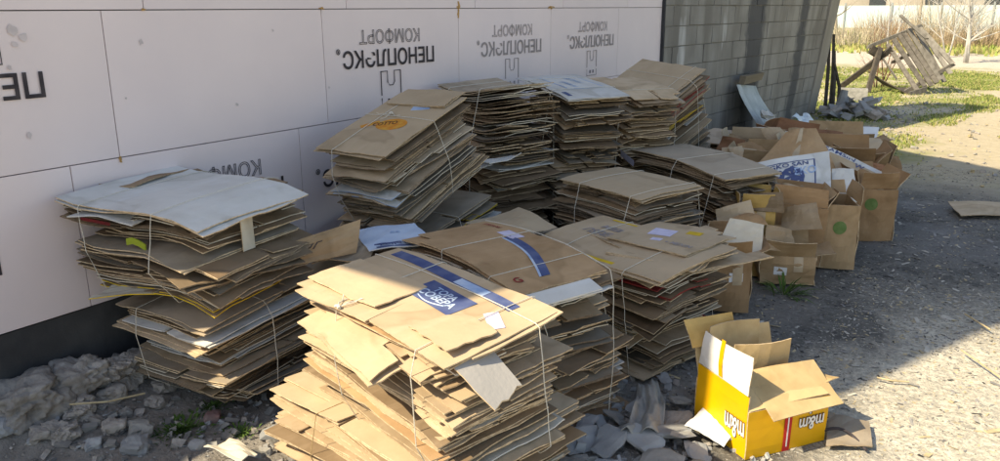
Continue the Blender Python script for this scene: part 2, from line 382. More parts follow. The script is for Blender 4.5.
# ------------------------------------------------------------------ ground
def gz(x, y):
    n = noise.fractal(Vector((x*.9, y*.9, 0)), 1, 2, 4)*.02
    n += noise.fractal(Vector((x*5, y*5, 3)), 1, 2, 3)*.006
    mound = .13*math.exp(-((x+.05)/.32)**2)*(1/(1+math.exp((y-2.1)*6))) if y < 4 else 0
    far = max(0, (math.hypot(x-3, y)-9)/30)
    return n*(1+min(far, 1)*2)+mound-.01
def ground_mat():
    m, nt, b = newmat('ground_soil', .95); L = nt.links
    tc = N(nt, 'ShaderNodeTexCoord'); sp = N(nt, 'ShaderNodeSeparateXYZ'); L.new(tc.outputs['Object'], sp.inputs[0])
    def nz(scale, det=6, rough=.6):
        n = N(nt, 'ShaderNodeTexNoise'); n.inputs['Scale'].default_value = scale; n.inputs['Detail'].default_value = det; n.inputs['Roughness'].default_value = rough
        L.new(tc.outputs['Object'], n.inputs['Vector']); return n.outputs[0]
    def mr(src, a, b_, c=0, d=1):
        n = N(nt, 'ShaderNodeMapRange'); n.inputs[1].default_value = a; n.inputs[2].default_value = b_; n.inputs[3].default_value = c; n.inputs[4].default_value = d
        L.new(src, n.inputs[0]); return n.outputs[0]
    def mix(f, a, b_, mode='MIX'):
        n = N(nt, 'ShaderNodeMixRGB'); n.blend_type = mode
        for k, s_ in ((0, f), (1, a), (2, b_)):
            if isinstance(s_, (tuple, float, int)): n.inputs[k].default_value = s_
            else: L.new(s_, n.inputs[k])
        return n.outputs[0]
    def ma(op, a, b_):
        n = N(nt, 'ShaderNodeMath'); n.operation = op
        for k, s_ in ((0, a), (1, b_)):
            if isinstance(s_, (float, int)): n.inputs[k].default_value = s_
            else: L.new(s_, n.inputs[k])
        return n.outputs[0]
    n1 = nz(1.3); n2 = nz(9); n3 = nz(45, 8, .7); n4 = nz(140, 3)
    rub = mix(mr(n2, .35, .65), (.31, .285, .255, 1), (.20, .18, .16, 1))
    rub = mix(mr(n3, .5, .75), rub, (.34, .32, .29, 1))
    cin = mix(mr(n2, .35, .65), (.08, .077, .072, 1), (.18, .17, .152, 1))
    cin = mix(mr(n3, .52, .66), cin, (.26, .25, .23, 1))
    sun_gnd = mix(mr(n3, .40, .62), (.42, .39, .33, 1), (.74, .68, .56, 1))
    # sun patch painted as paler ground where x > 2.5 - ragged edge
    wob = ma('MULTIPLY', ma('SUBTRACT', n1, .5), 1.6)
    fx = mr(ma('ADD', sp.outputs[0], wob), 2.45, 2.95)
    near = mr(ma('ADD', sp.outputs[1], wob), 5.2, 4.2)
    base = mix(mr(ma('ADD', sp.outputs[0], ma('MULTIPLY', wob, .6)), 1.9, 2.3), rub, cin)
    base = mix(ma('MULTIPLY', fx, near), base, sun_gnd)
    # ashy patch in the middle distance
    ash = mix(mr(n2, .35, .65), (.26, .255, .25, 1), (.16, .155, .15, 1))
    ay = ma('MULTIPLY', mr(ma('ADD', sp.outputs[1], wob), 5.4, 6.4), mr(n1, .42, .6))
    base = mix(ay, base, ash)
    grs = mix(mr(n2, .35, .65), (.19, .22, .06, 1), (.33, .31, .13, 1))
    snd = mix(mr(n2, .3, .7), (.52, .45, .33, 1), (.42, .36, .25, 1))
    gf = mr(ma('ADD', sp.outputs[1], ma('MULTIPLY', wob, 1.4)), 7.2, 8.6)
    base = mix(gf, base, snd)
    gm = ma('MULTIPLY', mr(ma('ADD', sp.outputs[1], wob), 7.6, 8.8), mr(nz(.55, 5), .44, .56))
    # sandy path down the right side
    px = ma('SUBTRACT', sp.outputs[0], ma('ADD', 2.75, ma('MULTIPLY', ma('SUBTRACT', sp.outputs[1], 9), .02)))
    pm = mr(ma('ADD', ma('ABSOLUTE', px, 0), ma('MULTIPLY', wob, 1.3)), .3, .9)
    farm = mr(sp.outputs[1], 22, 26, 1, 0)
    gm2 = ma('MULTIPLY', gm, ma('MAXIMUM', pm, mr(sp.outputs[1], 17, 20)))
    base = mix(gm2, base, grs)
    rd = ma('MULTIPLY', mr(ma('ADD', sp.outputs[1], wob), 23, 25), mr(ma('ADD', sp.outputs[1], wob), 34, 31))
    base = mix(rd, base, (.52, .46, .38, 1))
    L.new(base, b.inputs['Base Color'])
    bp = N(nt, 'ShaderNodeBump'); bp.inputs['Strength'].default_value = .8; bp.inputs['Distance'].default_value = .02
    L.new(ma('ADD', n3, ma('MULTIPLY', n2, 1.5)), bp.inputs['Height']); L.new(bp.outputs[0], b.inputs['Normal'])
    return m
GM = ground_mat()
def axis_vals(lo, hi, step, far_lo, far_hi, g=1.25):
    a = []; x = lo
    while x <= hi: a.append(x); x += step
    s_ = step; x = a[-1]
    while x < far_hi: s_ *= g; x += s_; a.append(x)
    s_ = step; x = lo; pre = []
    while x > far_lo: s_ *= g; x -= s_; pre.append(x)
    return pre[::-1]+a
xs = axis_vals(-.5, 4.2, .05, -300, 300); ys = axis_vals(.6, 9, .05, -60, 500)
mb = MB(); nX = len(xs)
mb.add([(x, y, gz(x, y)) for y in ys for x in xs], [(j*nX+i, j*nX+i+1, (j+1)*nX+i+1, (j+1)*nX+i) for j in range(len(ys)-1) for i in range(nX-1)])
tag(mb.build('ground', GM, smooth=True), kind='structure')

# ------------------------------------------------------------------ foam-clad house
FOAM = noisy('pink_foam_board', (.80, .695, .695, 1), (.755, .655, .66, 1), 2.2, rough=.7, bump=.12, bscale=14, objvar=.035)
SEAM = noisy('seam_foam', (.55, .33, .12, 1), None, 30, bump=0)
JOINT = noisy('joint_shadow_gap', (.14, .11, .11, 1), None, 30, bump=0)
house = thing('house', 'house wall clad in pale pink foam boards with upside-down lettering', 'house', (0, 0, 0))
PLN = noisy('bitumen_plinth', (.045, .046, .050, 1), (.085, .085, .086, 1), 4, rough=.7, bump=.4, bscale=20)
mb = MB(); nv = 12
def pl(u, v):
    return Vector((-.015+.01*noise.noise(Vector((u*1.2, v*4, 1))), u, v))
mb.slab(lin(-3, 7.58, 80), lin(-.3, .372, 8), pl, .2, None, 0, 0, down=lambda u, v: Vector((-.2, 0, 0)))
mb.build('plinth', PLN, house)
BZ = .378; BH = .585; BWd = 1.185
def foam_board(y0, y1, z0, z1, mark=None, part_l=False):
    g = .0022; mb = MB()
    mb.slab(lin(y0+g, y1-g, 4), lin(z0+g, z1-g, 3), lambda u, v: Vector((.0015*math.sin(u*3+v*5), u, v)), .05, None, 0, 0, down=lambda u, v: Vector((-.05, 0, 0)))
    o = mb.build('foam_board', FOAM, house)
    return o
def board_print(o, yc, zc, ink, k=1.0, ylo=-9, yhi=99, zlo=0):
    """the maker's print, upside down on every board as it was nailed up"""
    mb = MB(); y = lambda x: yc-x; z = lambda v: zc-v
    def place(a, b, d): return Vector((.0042+d*.3, yc-a, zc-b))
    flat_text(mb, 'ПЕНОПЛЭКС', .125, place, .79, 0, 0)
    flat_text(mb, '®', .04, lambda a, b, d: Vector((.0042, yc-a-.43, zc-b-.02+.06)), None, 0, 0)
    flat_text(mb, 'КОМФОРТ', .10, lambda a, b, d: Vector((.0035+d*.3, yc-a, zc-b+.115)), .52, .0016, 0)
    # emblem: outlined block with notch above the name (hangs below it here)
    def line(pts, r=.0026):
        mb.tube([Vector((.0042, yc-p[0]+.07, zc-(.085+(p[1]-.085)*.73))) for p in pts], r, 4)
    line([(.0, .085), (.0, .27)]); line([(.17, .085), (.17, .27)])
    line([(.0, .085), (.055, .085), (.055, .17), (.07, .195), (.1, .195), (.115, .17), (.115, .085), (.17, .085)])
    line([(0, .29), (0, .36), (.17, .36), (.17, .29)])
    line([(.055, .335), (.055, .30)], .006); line([(.11, .335), (.11, .30)], .006)
    mb2 = MB()
    # clip to the board
    keep = []
    for f in mb.f:
        if all(ylo < mb.v[i][1] < yhi and mb.v[i][2] > zlo for i in f): keep.append(f)
    mb.f = keep; mb.m = [0]*len(keep)
    p = mb.build('printed_lettering', ink, o); return p
S0 = 1.844
yv = [S0+BWd*i for i in range(-4, 6)]
inks = {0: INK, 1: INK, 2: INK2, 3: INK2, -1: INK, 4: INK2}
for i in range(-4, 5):                       # row with the clear prints
    a, b_ = yv[i+4], min(yv[i+5], 7.58)
    o = foam_board(a, b_, BZ+BH, BZ+2*BH)
    if i in (1, 2, 3): board_print(o, {1: 3.56, 2: 4.86, 3: 6.10}[i], 1.29, {1: INK, 2: INK2, 3: INK2}[i])
    if i == -1: board_print(o, 1.19, 1.29, INK)
for i in range(-4, 6):                       # lower row, half a board out
    a = S0+BWd*i-.21; b_ = min(a+BWd, 7.58)
    if a > 7.5: break
    o = foam_board(a, b_, BZ, BZ+BH)
    if i == 0: board_print(o, 2.30, .70, INK)
    if i == 1: board_print(o, 3.36, .68, INK)
    if i == -1: board_print(o, .93, .66, INK)
for i in range(0, 6):                        # upper rows, cut short out of view to let the sun past
    a = max(2.03+BWd*(i-1), .45); b_ = min(2.03+BWd*i, 7.58)
    foam_board(a, b_, BZ+2*BH, BZ+3*BH)
mb = MB(); mb.box((-.057, 2.29, .95), (.012, 10.58, 1.19)); mb.build('wall_backing', JOINT, house)
mb = MB()
prof = [(.45, 1.50), (.42, 1.75), (-.08, 2.98), (-1.3, 4.30), (-1.36, 5.42), (-1.05, 6.35), (-.2, 9.2), (7.56, 2.95), (7.56, 1.50)]  # unseen upper wall, outline fitted to cast the wanted shade edges
n_ = len(prof)
mb.add([(-.064, y, z) for y, z in prof]+[(-.20, y, z) for y, z in prof], [tuple(range(n_)), tuple(range(n_, 2*n_))[::-1]]+[(i, i+n_, (i+1) % n_+n_, (i+1) % n_) for i in range(n_)])
mb.build('shadow_gable_wall', noisy('shadow_gable_plaster', (.42, .39, .36, 1), None, 2), house)
mb = MB()
for (a, b_) in (((-.21, 9.22), (7.72, 2.84)),):
    for k in range(1):
        mb.add([(.05, a[0], a[1]), (.05, b_[0], b_[1]), (.05, b_[0], b_[1]+.06), (.05, a[0], a[1]+.06), (-6, a[0], a[1]), (-6, b_[0], b_[1]), (-6, b_[0], b_[1]+.06), (-6, a[0], a[1]+.06)],
               [(0, 1, 2, 3), (4, 7, 6, 5), (0, 4, 5, 1), (3, 2, 6, 7), (0, 3, 7, 4), (1, 5, 6, 2)])
mb.build('roof', noisy('shadow_roof_sheet', (.2, .2, .2, 1)), house)  # unseen roof slab added along the far slope of the shade
# orange mounting foam in the seams
for (y, z, w_, h_) in ((1.846, .963, .012, .03), (S0+BWd*2, 1.53, .018, .09), (S0+BWd*2, 1.555, .03, .012), (3.03, 1.553, .04, .006), (2.03, 1.55, .02, .006), (S0+BWd*3, 1.553, .09, .01)):
    mb = MB()
    for k in range(5): mb.box((.003, y+U(-.3, .3)*w_, z+U(-.5, .5)*h_), (.006, w_*.45, h_*.4), Euler((U(-.5, .5), 0, 0)), 0, .002)
    mb.build('mounting_foam', SEAM, house)
# dirty smudges
SMG = noisy('smudge', (.66, .585, .59, 1))
for (y, z, r_) in ((1.50, 1.48, .022), (1.535, 1.455, .016), (1.50, 1.43, .014), (1.47, 1.35, .010), (1.50, 1.10, .012), (2.0, 1.42, .012), (2.45, 1.12, .009), (3.05, 1.15, .008), (1.9, 1.2, .006), (2.7, 1.45, .007)):
    mb = MB(); n = 9; mb.add([(.0034, y+r_*U(.5, 1.1)*math.cos(6.283*k/n), z+r_*U(.5, 1.3)*math.sin(6.283*k/n)) for k in range(n)], [tuple(range(n))]); mb.build('smudge', SMG, house)
mb = MB(); mb.box((.012, 7.582, 1.25), (.03, .03, 1.75)); mb.build('corner_strip', noisy('dark_corner', (.05, .05, .055, 1)), house)

# ------------------------------------------------------------------ block outbuilding
def block_mat():
    m, nt, b = newmat('cinder_block', .95); L = nt.links
    tc = N(nt, 'ShaderNodeTexCoord')
    def nz(scale, det=6, st=None):
        n = N(nt, 'ShaderNodeTexNoise'); n.inputs['Scale'].default_value = scale; n.inputs['Detail'].default_value = det
        if st:
            mp = N(nt, 'ShaderNodeMapping'); mp.inputs['Scale'].default_value = st; L.new(tc.outputs['Object'], mp.inputs[0]); L.new(mp.outputs[0], n.inputs['Vector'])
        else: L.new(tc.outputs['Object'], n.inputs['Vector'])
        return n.outputs[0]
    def mr(s_, a, b_, c=0, d=1):
        n = N(nt, 'ShaderNodeMapRange'); n.inputs[1].default_value = a; n.inputs[2].default_value = b_; n.inputs[3].default_value = c; n.inputs[4].default_value = d; L.new(s_, n.inputs[0]); return n.outputs[0]
    def mix(f, a, b_):
        n = N(nt, 'ShaderNodeMixRGB')
        for k, s_ in ((0, f), (1, a), (2, b_)):
            if isinstance(s_, (tuple, float)): n.inputs[k].default_value = s_
            else: L.new(s_, n.inputs[k])
        return n.outputs[0]
    c = mix(mr(nz(2.5), .35, .65), (.31, .295, .27, 1), (.23, .215, .195, 1))
    c = mix(mr(nz(4.5, 5, (1, 1, .12)), .45, .62), c, (.20, .185, .165, 1))         # rain streaks
    c = mix(mr(nz(3.1, 6, (1, 1, .2)), .62, .72, 0, .8), c, (.62, .61, .60, 1))    # lime runs
    # two damp bands
    sp = N(nt, 'ShaderNodeSeparateXYZ'); L.new(tc.outputs['Object'], sp.inputs[0])
    for yc, w_ in ((2.45, .26), (4.0, .15)):
        a = N(nt, 'ShaderNodeMath'); a.operation = 'SUBTRACT'; a.inputs[1].default_value = yc; L.new(sp.outputs[1], a.inputs[0])
        a1 = N(nt, 'ShaderNodeMath'); a1.operation = 'ABSOLUTE'; L.new(a.outputs[0], a1.inputs[0])
        a2 = N(nt, 'ShaderNodeMath'); a2.operation = 'MULTIPLY_ADD'; a2.inputs[1].default_value = .25; L.new(nz(6), a2.inputs[0]); L.new(a1.outputs[0], a2.inputs[2])
        c = mix(mr(a2.outputs[0], w_+.12-.05, w_+.12+.05, .85, 0), c, (.075, .075, .08, 1))
    L.new(c, b.inputs['Base Color'])
    bp = N(nt, 'ShaderNodeBump'); bp.inputs['Strength'].default_value = .7; bp.inputs['Distance'].default_value = .01
    L.new(nz(60), bp.inputs['Height']); L.new(bp.outputs[0], b.inputs['Normal'])
    return m
shed = thing('block_building', 'weathered grey cinder block outbuilding with damp streaks and a leaning wall', 'outbuilding', (0, 7.6, 0))
def wx(y, z): q = (y-7.6)/4.8; return .02+.36*q*q**.3+.10*max(0, z)*q*q if q > 0 else .02
BM = block_mat(); BJ = noisy('block_mortar', (.20, .19, .175, 1), (.28, .265, .24, 1), 10)
mb = MB(); rows = 14
for r_ in range(rows):
    y = 7.62-(.2 if r_ % 2 else 0)
    while y < 12.4:
        y0 = max(y, 7.62); y1 = min(y+.39, 12.42)
        if y1-y0 > .05:
            z0 = r_*.2-.03; z1 = z0+.19; pr = U(-.004, .004)
            q = [Vector((wx(a, c)+pr+U(-.003, .003), a-7.6, c+U(-.003, .003))) for a, c in ((y0+.002, z0+.001), (y1+.002, z0+.001), (y1+.002, z1+.001), (y0+.002, z1+.001))]
            bk = [Vector((v.x-.03, v.y, v.z)) for v in q]
            mb.add([v+Vector((0, 0, 0)) for v in q+bk], [(0, 1, 2, 3), (4, 7, 6, 5), (0, 4, 5, 1), (1, 5, 6, 2), (2, 6, 7, 3), (3, 7, 4, 0)])
        y += .4
o = mb.build('block_wall', BM, shed)
mb = MB()
mb.slab(lin(7.6, 12.43, 24), lin(-.1, 2.8, 8), lambda u, v: Vector((wx(u, v)-.016, u-7.6, v)), .3, None, 0, 0, down=lambda u, v: Vector((-.35, 0, 0)))
mb.build('mortar', BJ, shed)
mb = MB(); pf = [(7.9, 2.75), (8.4, 2.9), (10.9, 4.5), (12.6, 3.0), (12.43, 2.78), (7.62, 2.78)]  # unseen gable added, its peak set to shade the grass
mb.add([(wx(y, z)-.05, y-7.6, z) for y, z in pf]+[(wx(y, z)-.3, y-7.6, z) for y, z in pf], [tuple(range(6)), tuple(range(6, 12))[::-1]]+[(i, i+6, (i+1) % 6+6, (i+1) % 6) for i in range(6)])
mb.build('shadow_gable', BJ, shed)
# smooth rendered end pier
mb = MB(); mb.slab(lin(12.435, 12.75, 3), lin(-.05, 2.8, 10), lambda u, v: Vector((wx(u, v)+.012+.012*noise.noise(Vector((u, v*3, 2))), u-7.6, v)), .3, None, 0, 0, down=lambda u, v: Vector((-.35, 0, 0)))
mb.build('rendered_pier', noisy('old_render', (.34, .31, .27, 1), (.24, .22, .19, 1), 3, bump=.5, bscale=25, stretch=(1, 1, .3)), shed)
# ------------------------------------------------------------------ the bundles of flattened cardboard
E_ = EDGE_L
def sag(kx, ky): return lambda x, y, q: -kx*x*x-ky*y*y

# right-hand bundle with yellow tape
def top5(T, o, fn, H):
    patch(o, fn, -.14, -.235, .50, .022, 0, YEL, 'yellow_tape'); patch(o, fn, -.12, .235, .34, .018, 0, YEL, 'yellow_tape')
    ptext(o, fn, -.15, .02, 'INTERESU', .085, R(176), INK2, .26); ptext(o, fn, -.17, .11, 'NEEM', .07, R(176), INK2, .15)
    o2, f2 = sheet(T, .42, .42, H+.012, R(3), .20, .02, lambda x, y: 0, [CB_TOP, EDGE_L], 911, 'plain', a0=-2, a1=1, noise_a=.002)
    patch(o2, f2, -.06, .02, .11, .11, R(12), LILAC, 'stuck_label'); patch(o2, f2, -.02, -.09, .05, .035, R(10), LILAC, 'stuck_label'); patch(o2, f2, .06, .10, .07, .05, R(8), YEL, 'stuck_label')
    ptext(o2, f2, .10, -.10, '▪ MEXIN', .05, 0, INK2, .13)
    sheet(T, .40, .44, H-.004, R(14), .25, -.07, lambda x, y: -.10*max(0, x-.3), [CB_TOP, EDGE_L], 912, 'plain', a0=-2, a1=1, noise_a=.003)
    sheet(T, .55, .62, H-.03, R(-16), .22, .04, lambda x, y: -.05*max(0, x-.1), [CB[1], EDGE_L], 913, 'torn', a0=-5, a1=12)
RS = [RED, RED]
bundle('large bundle with yellow tape edges and red layers, left of the brown open boxes', (1.62, 3.38, 0), (0, 0, R(-15)), .78, 0.54, 0.53, 25, 5,
       lean=(.10, -.16), bend=lambda x, y, q: -.12*max(0, abs(y)-.2)-.04*abs(x)*(1-q), accents={-5: RS, -7: [CB[2], RED], 5: [RED, RED], -2: [CB_TOP, E_], -3: [CB_TOP, E_], 8: [CB_WEDGE, E_]},
       topmat=[CB_TOP, E_], top=top5, tw=(('y', -.10), ('y', .30)), jit=.04, a=4, top_kw=dict(style='plain'), noise_a=0.003)
# bundle behind the front one: curved blue stripes
def top4(T, o, fn, H):
    for k, m in ((0, BLU), (1, SKYB)):
        mb = MB(); pts = lin(0, 1, 10)
        def g(a, b, k=k):
            x = -.08+.40*a; y = .10-.04*a-.09*a*a+b*(.02 if k == 0 else .005)-k*.026
            p = fn(x, y); p.z += .0016; return p
        mb.slab(pts, [-1, 0, 1], g, .0006, None, 0, 0); mb.build('printed_stripe', m, o)
    patch(o, fn, -.10, .13, .13, .06, R(-8), LILAC, 'stuck_label')
    ptext(o, fn, .31, -.15, 'G', .05, R(90), RED); ptext(o, fn, -.28, .17, 'FRAGILE', .03, R(180), RED, .12)
    mb = MB()
    mb.slab(lin(0, .34, 3), lin(0, .07, 1), lambda u, v: Vector((.40+v, -.37+u, H-.05-.3*v)), .004, None, 0, 0); mb.build('white_strip', CB_WHITE, T)
bundle('bundle with curved blue stripes on top, just behind the sunlit front bundle', (1.48, 2.64, 0), (0, 0, R(-20)), 0.84, 0.46, 0.65, 34, 4,
       bend=lambda x, y, q: -.10*max(0, x-.15)-.35*x*x*q*.4, topmat=[CB_WARM, E_], top=top4, tw=(('y', -.08), ('y', .24), ('x', .08)), jit=.03, accents={9: [CB_WHITE, CB_WHITE], -4: [CB_WHITE, CB_WHITE]}, top_kw=dict(style='plain'), lean=(.0, -.14), a=3, noise_a=0.0025)
# front bundle, upper and lower
def top3(T, o, fn, H):
    patch(o, fn, -.03, .145, .70, .045, R(-3), BLU, 'printed_stripe', nu=14)
    patch(o, fn, .10, .138, .16, .035, R(-3), SKYB, 'printed_stripe', off=.0022, nu=8)
    patch(o, fn, .08, .03, .25, .11, R(-4), BLU)
    ptext(o, fn, .08, .05, 'TOPA', .04, R(-4), SKYB, .12); ptext(o, fn, .08, .015, 'COBEPA', .045, R(-4), SKYB, .19)
    mb = MB(); mb.tube([fn(.01+.015*k, -.005-.014*math.sin(math.pi*k/9))+Vector((0, 0, .003)) for k in range(10)], .0022, 4); mb.build('printed_curve', SKYB, o)
    patch(o, fn, .33, .04, .10, .045, R(-28), LILAC, 'stuck_label')
    sheet(T, .40, .26, H-.006, R(5), -.17, -.12, lambda x, y: -.05*max(0, -y-.2), [CB_TOP, E_], 931, 'plain', a0=-3, a1=2, noise_a=.003)
    sheet(T, .52, .24, H-.05, R(-6), -.02, -.20, lambda x, y: -.25*max(0, -y-.2), [CB_TOP, E_], 932, 'flap', a0=-10, a1=2)
    o5, f5 = sheet(T, .17, .13, H-.03, R(12), .44, -.12, lambda x, y: -.75*max(0, x-.40), [noisy('shaded_white_card', (.36, .345, .33, 1), None, 6, var=.05), E_], 933, 'plain', a0=-8, a1=1, layers=1)  # white slip, its shade put into the grey colour
    sheet(T, .40, .21, H+.008, R(3), -.20, -.085, lambda x, y: -.04*max(0, -y-.1), [CB_TOP, E_], 936, 'plain', a0=-2, a1=1, noise_a=.002, layers=1)
    sheet(T, .20, .17, H+.006, R(-5), .30, -.10, lambda x, y: 0, [CB_TOP, E_], 937, 'plain', a0=-2, a1=1, noise_a=.002, layers=1)
    knot(T, fn(-.1, -.21)+Vector((0, -.02, .004)))
bundle('large torn bundle lying on the ground beneath the sunlit front bundle', (1.43, 1.98, 0), (0, 0, R(-10)), 0.92, 0.68, 0.25, 15, 32,
       bend=lambda x, y, q: -.03*abs(x), topmat=[CB_TOP, E_], tw=(('y', -.12), ('y', .36)), jit=.03, a=2, mats=[CB[0], CB[1], CB_TOP, CB_WARM], edge=E_, twmat=TWINEJ, accents={3: [CB_WEDGE, CB_WEDGE]}, wv=.1, noise_a=0.002, rag=0.02)
bundle('sunlit front bundle with a blue stripe and blue printed square on top', (1.59, 1.88, .25), (R(5), 0, R(-17)), .85, .41, .44, 31, 31,
       lean=(.0, -.02), bend=lambda x, y, q: -.05*max(0, abs(x)-.25)+.05*y*(q-.5), accents={4: [CB_WEDGE, CB_WHITE], 5: [CB_WHITE, CB_WHITE], 13: [CB_WEDGE, E_]}, topmat=[CB_TOP, E_], top=top3, tw=(('y', -.14), ('y', .30), ('x', .09)),
       mats=[CB[0], CB[1], CB_TOP, CB_TOP, CB_WARM], edge=E_, jit=0.028, a=3, top_kw=dict(style='plain'), grow=1, group='tied bundles of flattened cardboard', noise_a=0.002, rag=0.05, wv=0.12, ang=4)
# left pair
def top1(T, o, fn, H):
    sheet(T, .30, .17, H-.035, R(6), -.12, -.22, lambda x, y: .12*abs(x+.1)*-1, [CB_WHITE, CB_WHITE], 951, 'plain', layers=1)
    patch(T, lambda u, v: Vector((u, -.325, H-.055+v)), -.1, 0, .16, .012, 0, RED, 'red_edge', off=0)
    sheet(T, .20, .34, H+.0, R(10), -.36, .10, lambda x, y: -.10*(-x-.30), [CB[2], EDGE], 952, 'plain', layers=1)
    # torn pieces hanging from the right side
    mb = MB(); mb.slab(lin(0, .06, 1), lin(0, .12, 2), lambda u, v: Vector((.34+.02*v, -.06+u, H-.06-v)), .004, None, 0, 1, down=lambda u, v: Vector((.004, 0, 0))); mb.build('torn_flap', [CB_WEDGE, EDGE_L], T)
    mb = MB(); mb.slab(lin(0, .10, 3), lin(0, .025, 1), lambda u, v: Vector((-.02+u, -.27, H-.15+v+.01*math.sin(u*40))), .004, None, 0, 0, down=lambda u, v: Vector((0, .004, 0))); mb.build('torn_flap', noisy('lime_print', (.35, .42, .04, 1)), T)
bundle('leaning lower bundle on the rubble under the white topped one at the left', (.44, 2.05, .03), (R(1), R(-1), R(0)), .56, 0.8, 0.45, 31, 22,
       lean=(.0, 0), bend=lambda x, y, q: .10*y*q+.30*x*x*(1-q)-.10*x*x*q-.04*max(0, y-.1), accents={-1: [CB_WEDGE, E_], -6: [CB_WHITE, CB_WHITE], 9: [CB_WEDGE, E_], 15: [CB_WHITE, CB_WHITE]}, tw=(('y', -.12), ('x', -.12)), jit=.04, a=3,
       prof=lambda q: .80+.2*min(1, q*3), mats=[CB[0], CB[1], CB[3], CB[2]], noise_a=0.0025, rag=0.05, ang=4)
def extra2(T):
    pass
bundle('dark bundle with a bowed white top sheet stacked against the pink wall at the left', (.385, 1.86, .50), (R(1), R(1), R(6)), .75, .58, .37, 19, 21,
       lean=(.0, 0), bend=lambda x, y, q: -.18*x*max(0,x)-.05*max(0, -y-.1)+.012*math.sin(9*x), topmat=[CB_WHITE, E_], top_kw=dict(style='plain', a0=-2, a1=1), top=top1, tw=(('y', -.22), ('y', .16)), jit=.045, a=5, wv=.2,
       mats=[CB[2], CB[3], CB[0], CB[2]], accents={0: [CB[0], YEL], 3: [CB_WEDGE, EDGE]}, noise_a=0.003)
# bundle with orange emblem, against the wall
def top8(T, o, fn, H):
    patch(o, fn, .02, -.04, .17, .12, R(10), ORA, shape='disc', nu=10, nv=10)
    ptext(o, fn, -.02, -.04, 'COTTO', .05, R(20), BRN, .13)
    patch(o, fn, -.10, -.06, .10, .035, R(50), ORA, off=.0012)
    patch(o, fn, .05, .17, .10, .06, R(20), SKYB, 'stuck_label'); knot(T, fn(-.06, .06)+Vector((0, 0, .004)))
    sheet(T, .36, .20, H+.010, R(2), .0, .25, lambda x, y: 0, [CB_TOP, E_], 981, 'plain', a0=-2, a1=1, noise_a=.002)
bundle('dark lower bundle on the ground beneath the one with an orange emblem', (.42, 3.26, 0), (R(4), 0, R(2)), 0.54, 0.68, 0.5, 20, 82,
       bend=lambda x, y, q: .08*y*q, tw=(('y', -.1), ('x', .0)), jit=.045, a=4, mats=[CB[2], CB[3], CB[0]], accents={-3: [CB[3], YEL], -5: [CB_WHITE, CB_WHITE]})
bundle('tilted bundle with an orange emblem on its top against the pink wall', (.49, 3.15, .585), (R(18), R(0), R(0)), .44, 0.7, 0.46, 24, 81,
       lean=(.0, -.02), bend=lambda x, y, q: -.10*x*x, topmat=[CB_TOP, E_], top=top8, tw=(('y', -.10), ('x', .02)), jit=.03, a=3, mats=[CB[0], CB[1], CB[3], CB_TOP], accents={12: [CB_WHITE, SKYB]}, top_kw=dict(style='plain'))
# wall row
def top9(T, o, fn, H):
    for (x, y, z, a) in ((.22, -.36, H*.62, 18), (-.14, -.33, H*.50, -30), (.36, -.28, H*.66, 8)):
        sheet(T, .09, .26, z, R(a), x, y, lambda x, y: 0, [CB_WHITE, CB_WHITE], int(z*1000), 'plain', layers=1)
bundle('tall ragged bundle by the pink wall between the orange emblem and the blue printed sheet', (.40, 4.06, 0), (R(1), 0, R(-16)), .56, .50, 1.11, 46, 9,
       lean=(0, 0), bend=lambda x, y, q: -.12*x*x+.03*math.sin(8*x+5*q), tw=(('y', -.13), ('y', .16)), jit=.05, a=7, mats=[CB[2], CB[3], CB[0], CB[2]], accents={22: [CB_WHITE, E_], 27: [CB_WHITE, CB_WHITE], 30: [CB_WHITE, E_]}, top=top9, wv=.25)
def top10(T, o, fn, H):
    patch(o, fn, -.06, .02, .44, .26, R(2), SKYB, off=.0014, nu=8)
    patch(o, fn, -.06, .02, .42, .24, R(2), CB_WHITE, off=.0022, nu=8)
    ptext(o, fn, -.12, .06, 'ГОРОШЕК', .05, R(184), SKYB, .24, off=.0032); ptext(o, fn, .02, -.03, 'ЗЕЛЕНЫЙ', .04, R(184), SKYB, .2, off=.0032)
    patch(o, fn, .28, -.16, .09, .03, R(4), BLU)
bundle('tall bundle with a white sheet printed in blue on top, by the pink wall', (.54, 4.68, 0), (R(1), R(5), R(-37)), .80, .42, 1.08, 48, 10,
       lean=(.02, 0), bend=lambda x, y, q: -.06*x*x, topmat=[CB_WHITE, CB_WHITE], top=top10, tw=(('y', .19), ('y', -.2)), jit=.04, a=4, mats=[CB[2], CB[3], CB[0], CB[1]], top_kw=dict(style='plain', a0=-1, a1=1))
bundle('bundle with a drooping brown top sheet behind the blue printed one', (.66, 5.34, 0), (0, R(4), R(-32)), .72, .42, 1.03, 42, 11,
       bend=lambda x, y, q: -.28*max(0, x)*max(0, x), topmat=[CB[1], E_], tw=(('y', .2),), jit=.05, a=7, mats=[CB[2], CB[3], CB[0], CB[2]], wv=.22)
def top12(T, o, fn, H):
    pass
bundle('tilted bundle showing red and yellow edges at the end of the pink wall', (.70, 5.98, .28), (R(22), R(5), R(-12)), .56, .76, 0.8, 30, 12,
       lean=(.0, -.08), bend=lambda x, y, q: 0, topmat=[CB_TOP, E_], tw=(('x', .1), ('y', .2)), jit=.04, a=4, accents={-4: [CB[0], RED], -5: [CB[0], RED], -6: [CB_TOP, RED], -10: [CB[0], YEL], -11: [CB[0], YEL], -12: [CB[0], YEL], -15: [CB_WHITE, CB_WHITE], -7: [CB_TOP, E_]}, mats=[CB[0], CB[1], CB[3]], top_kw=dict(style='plain'))
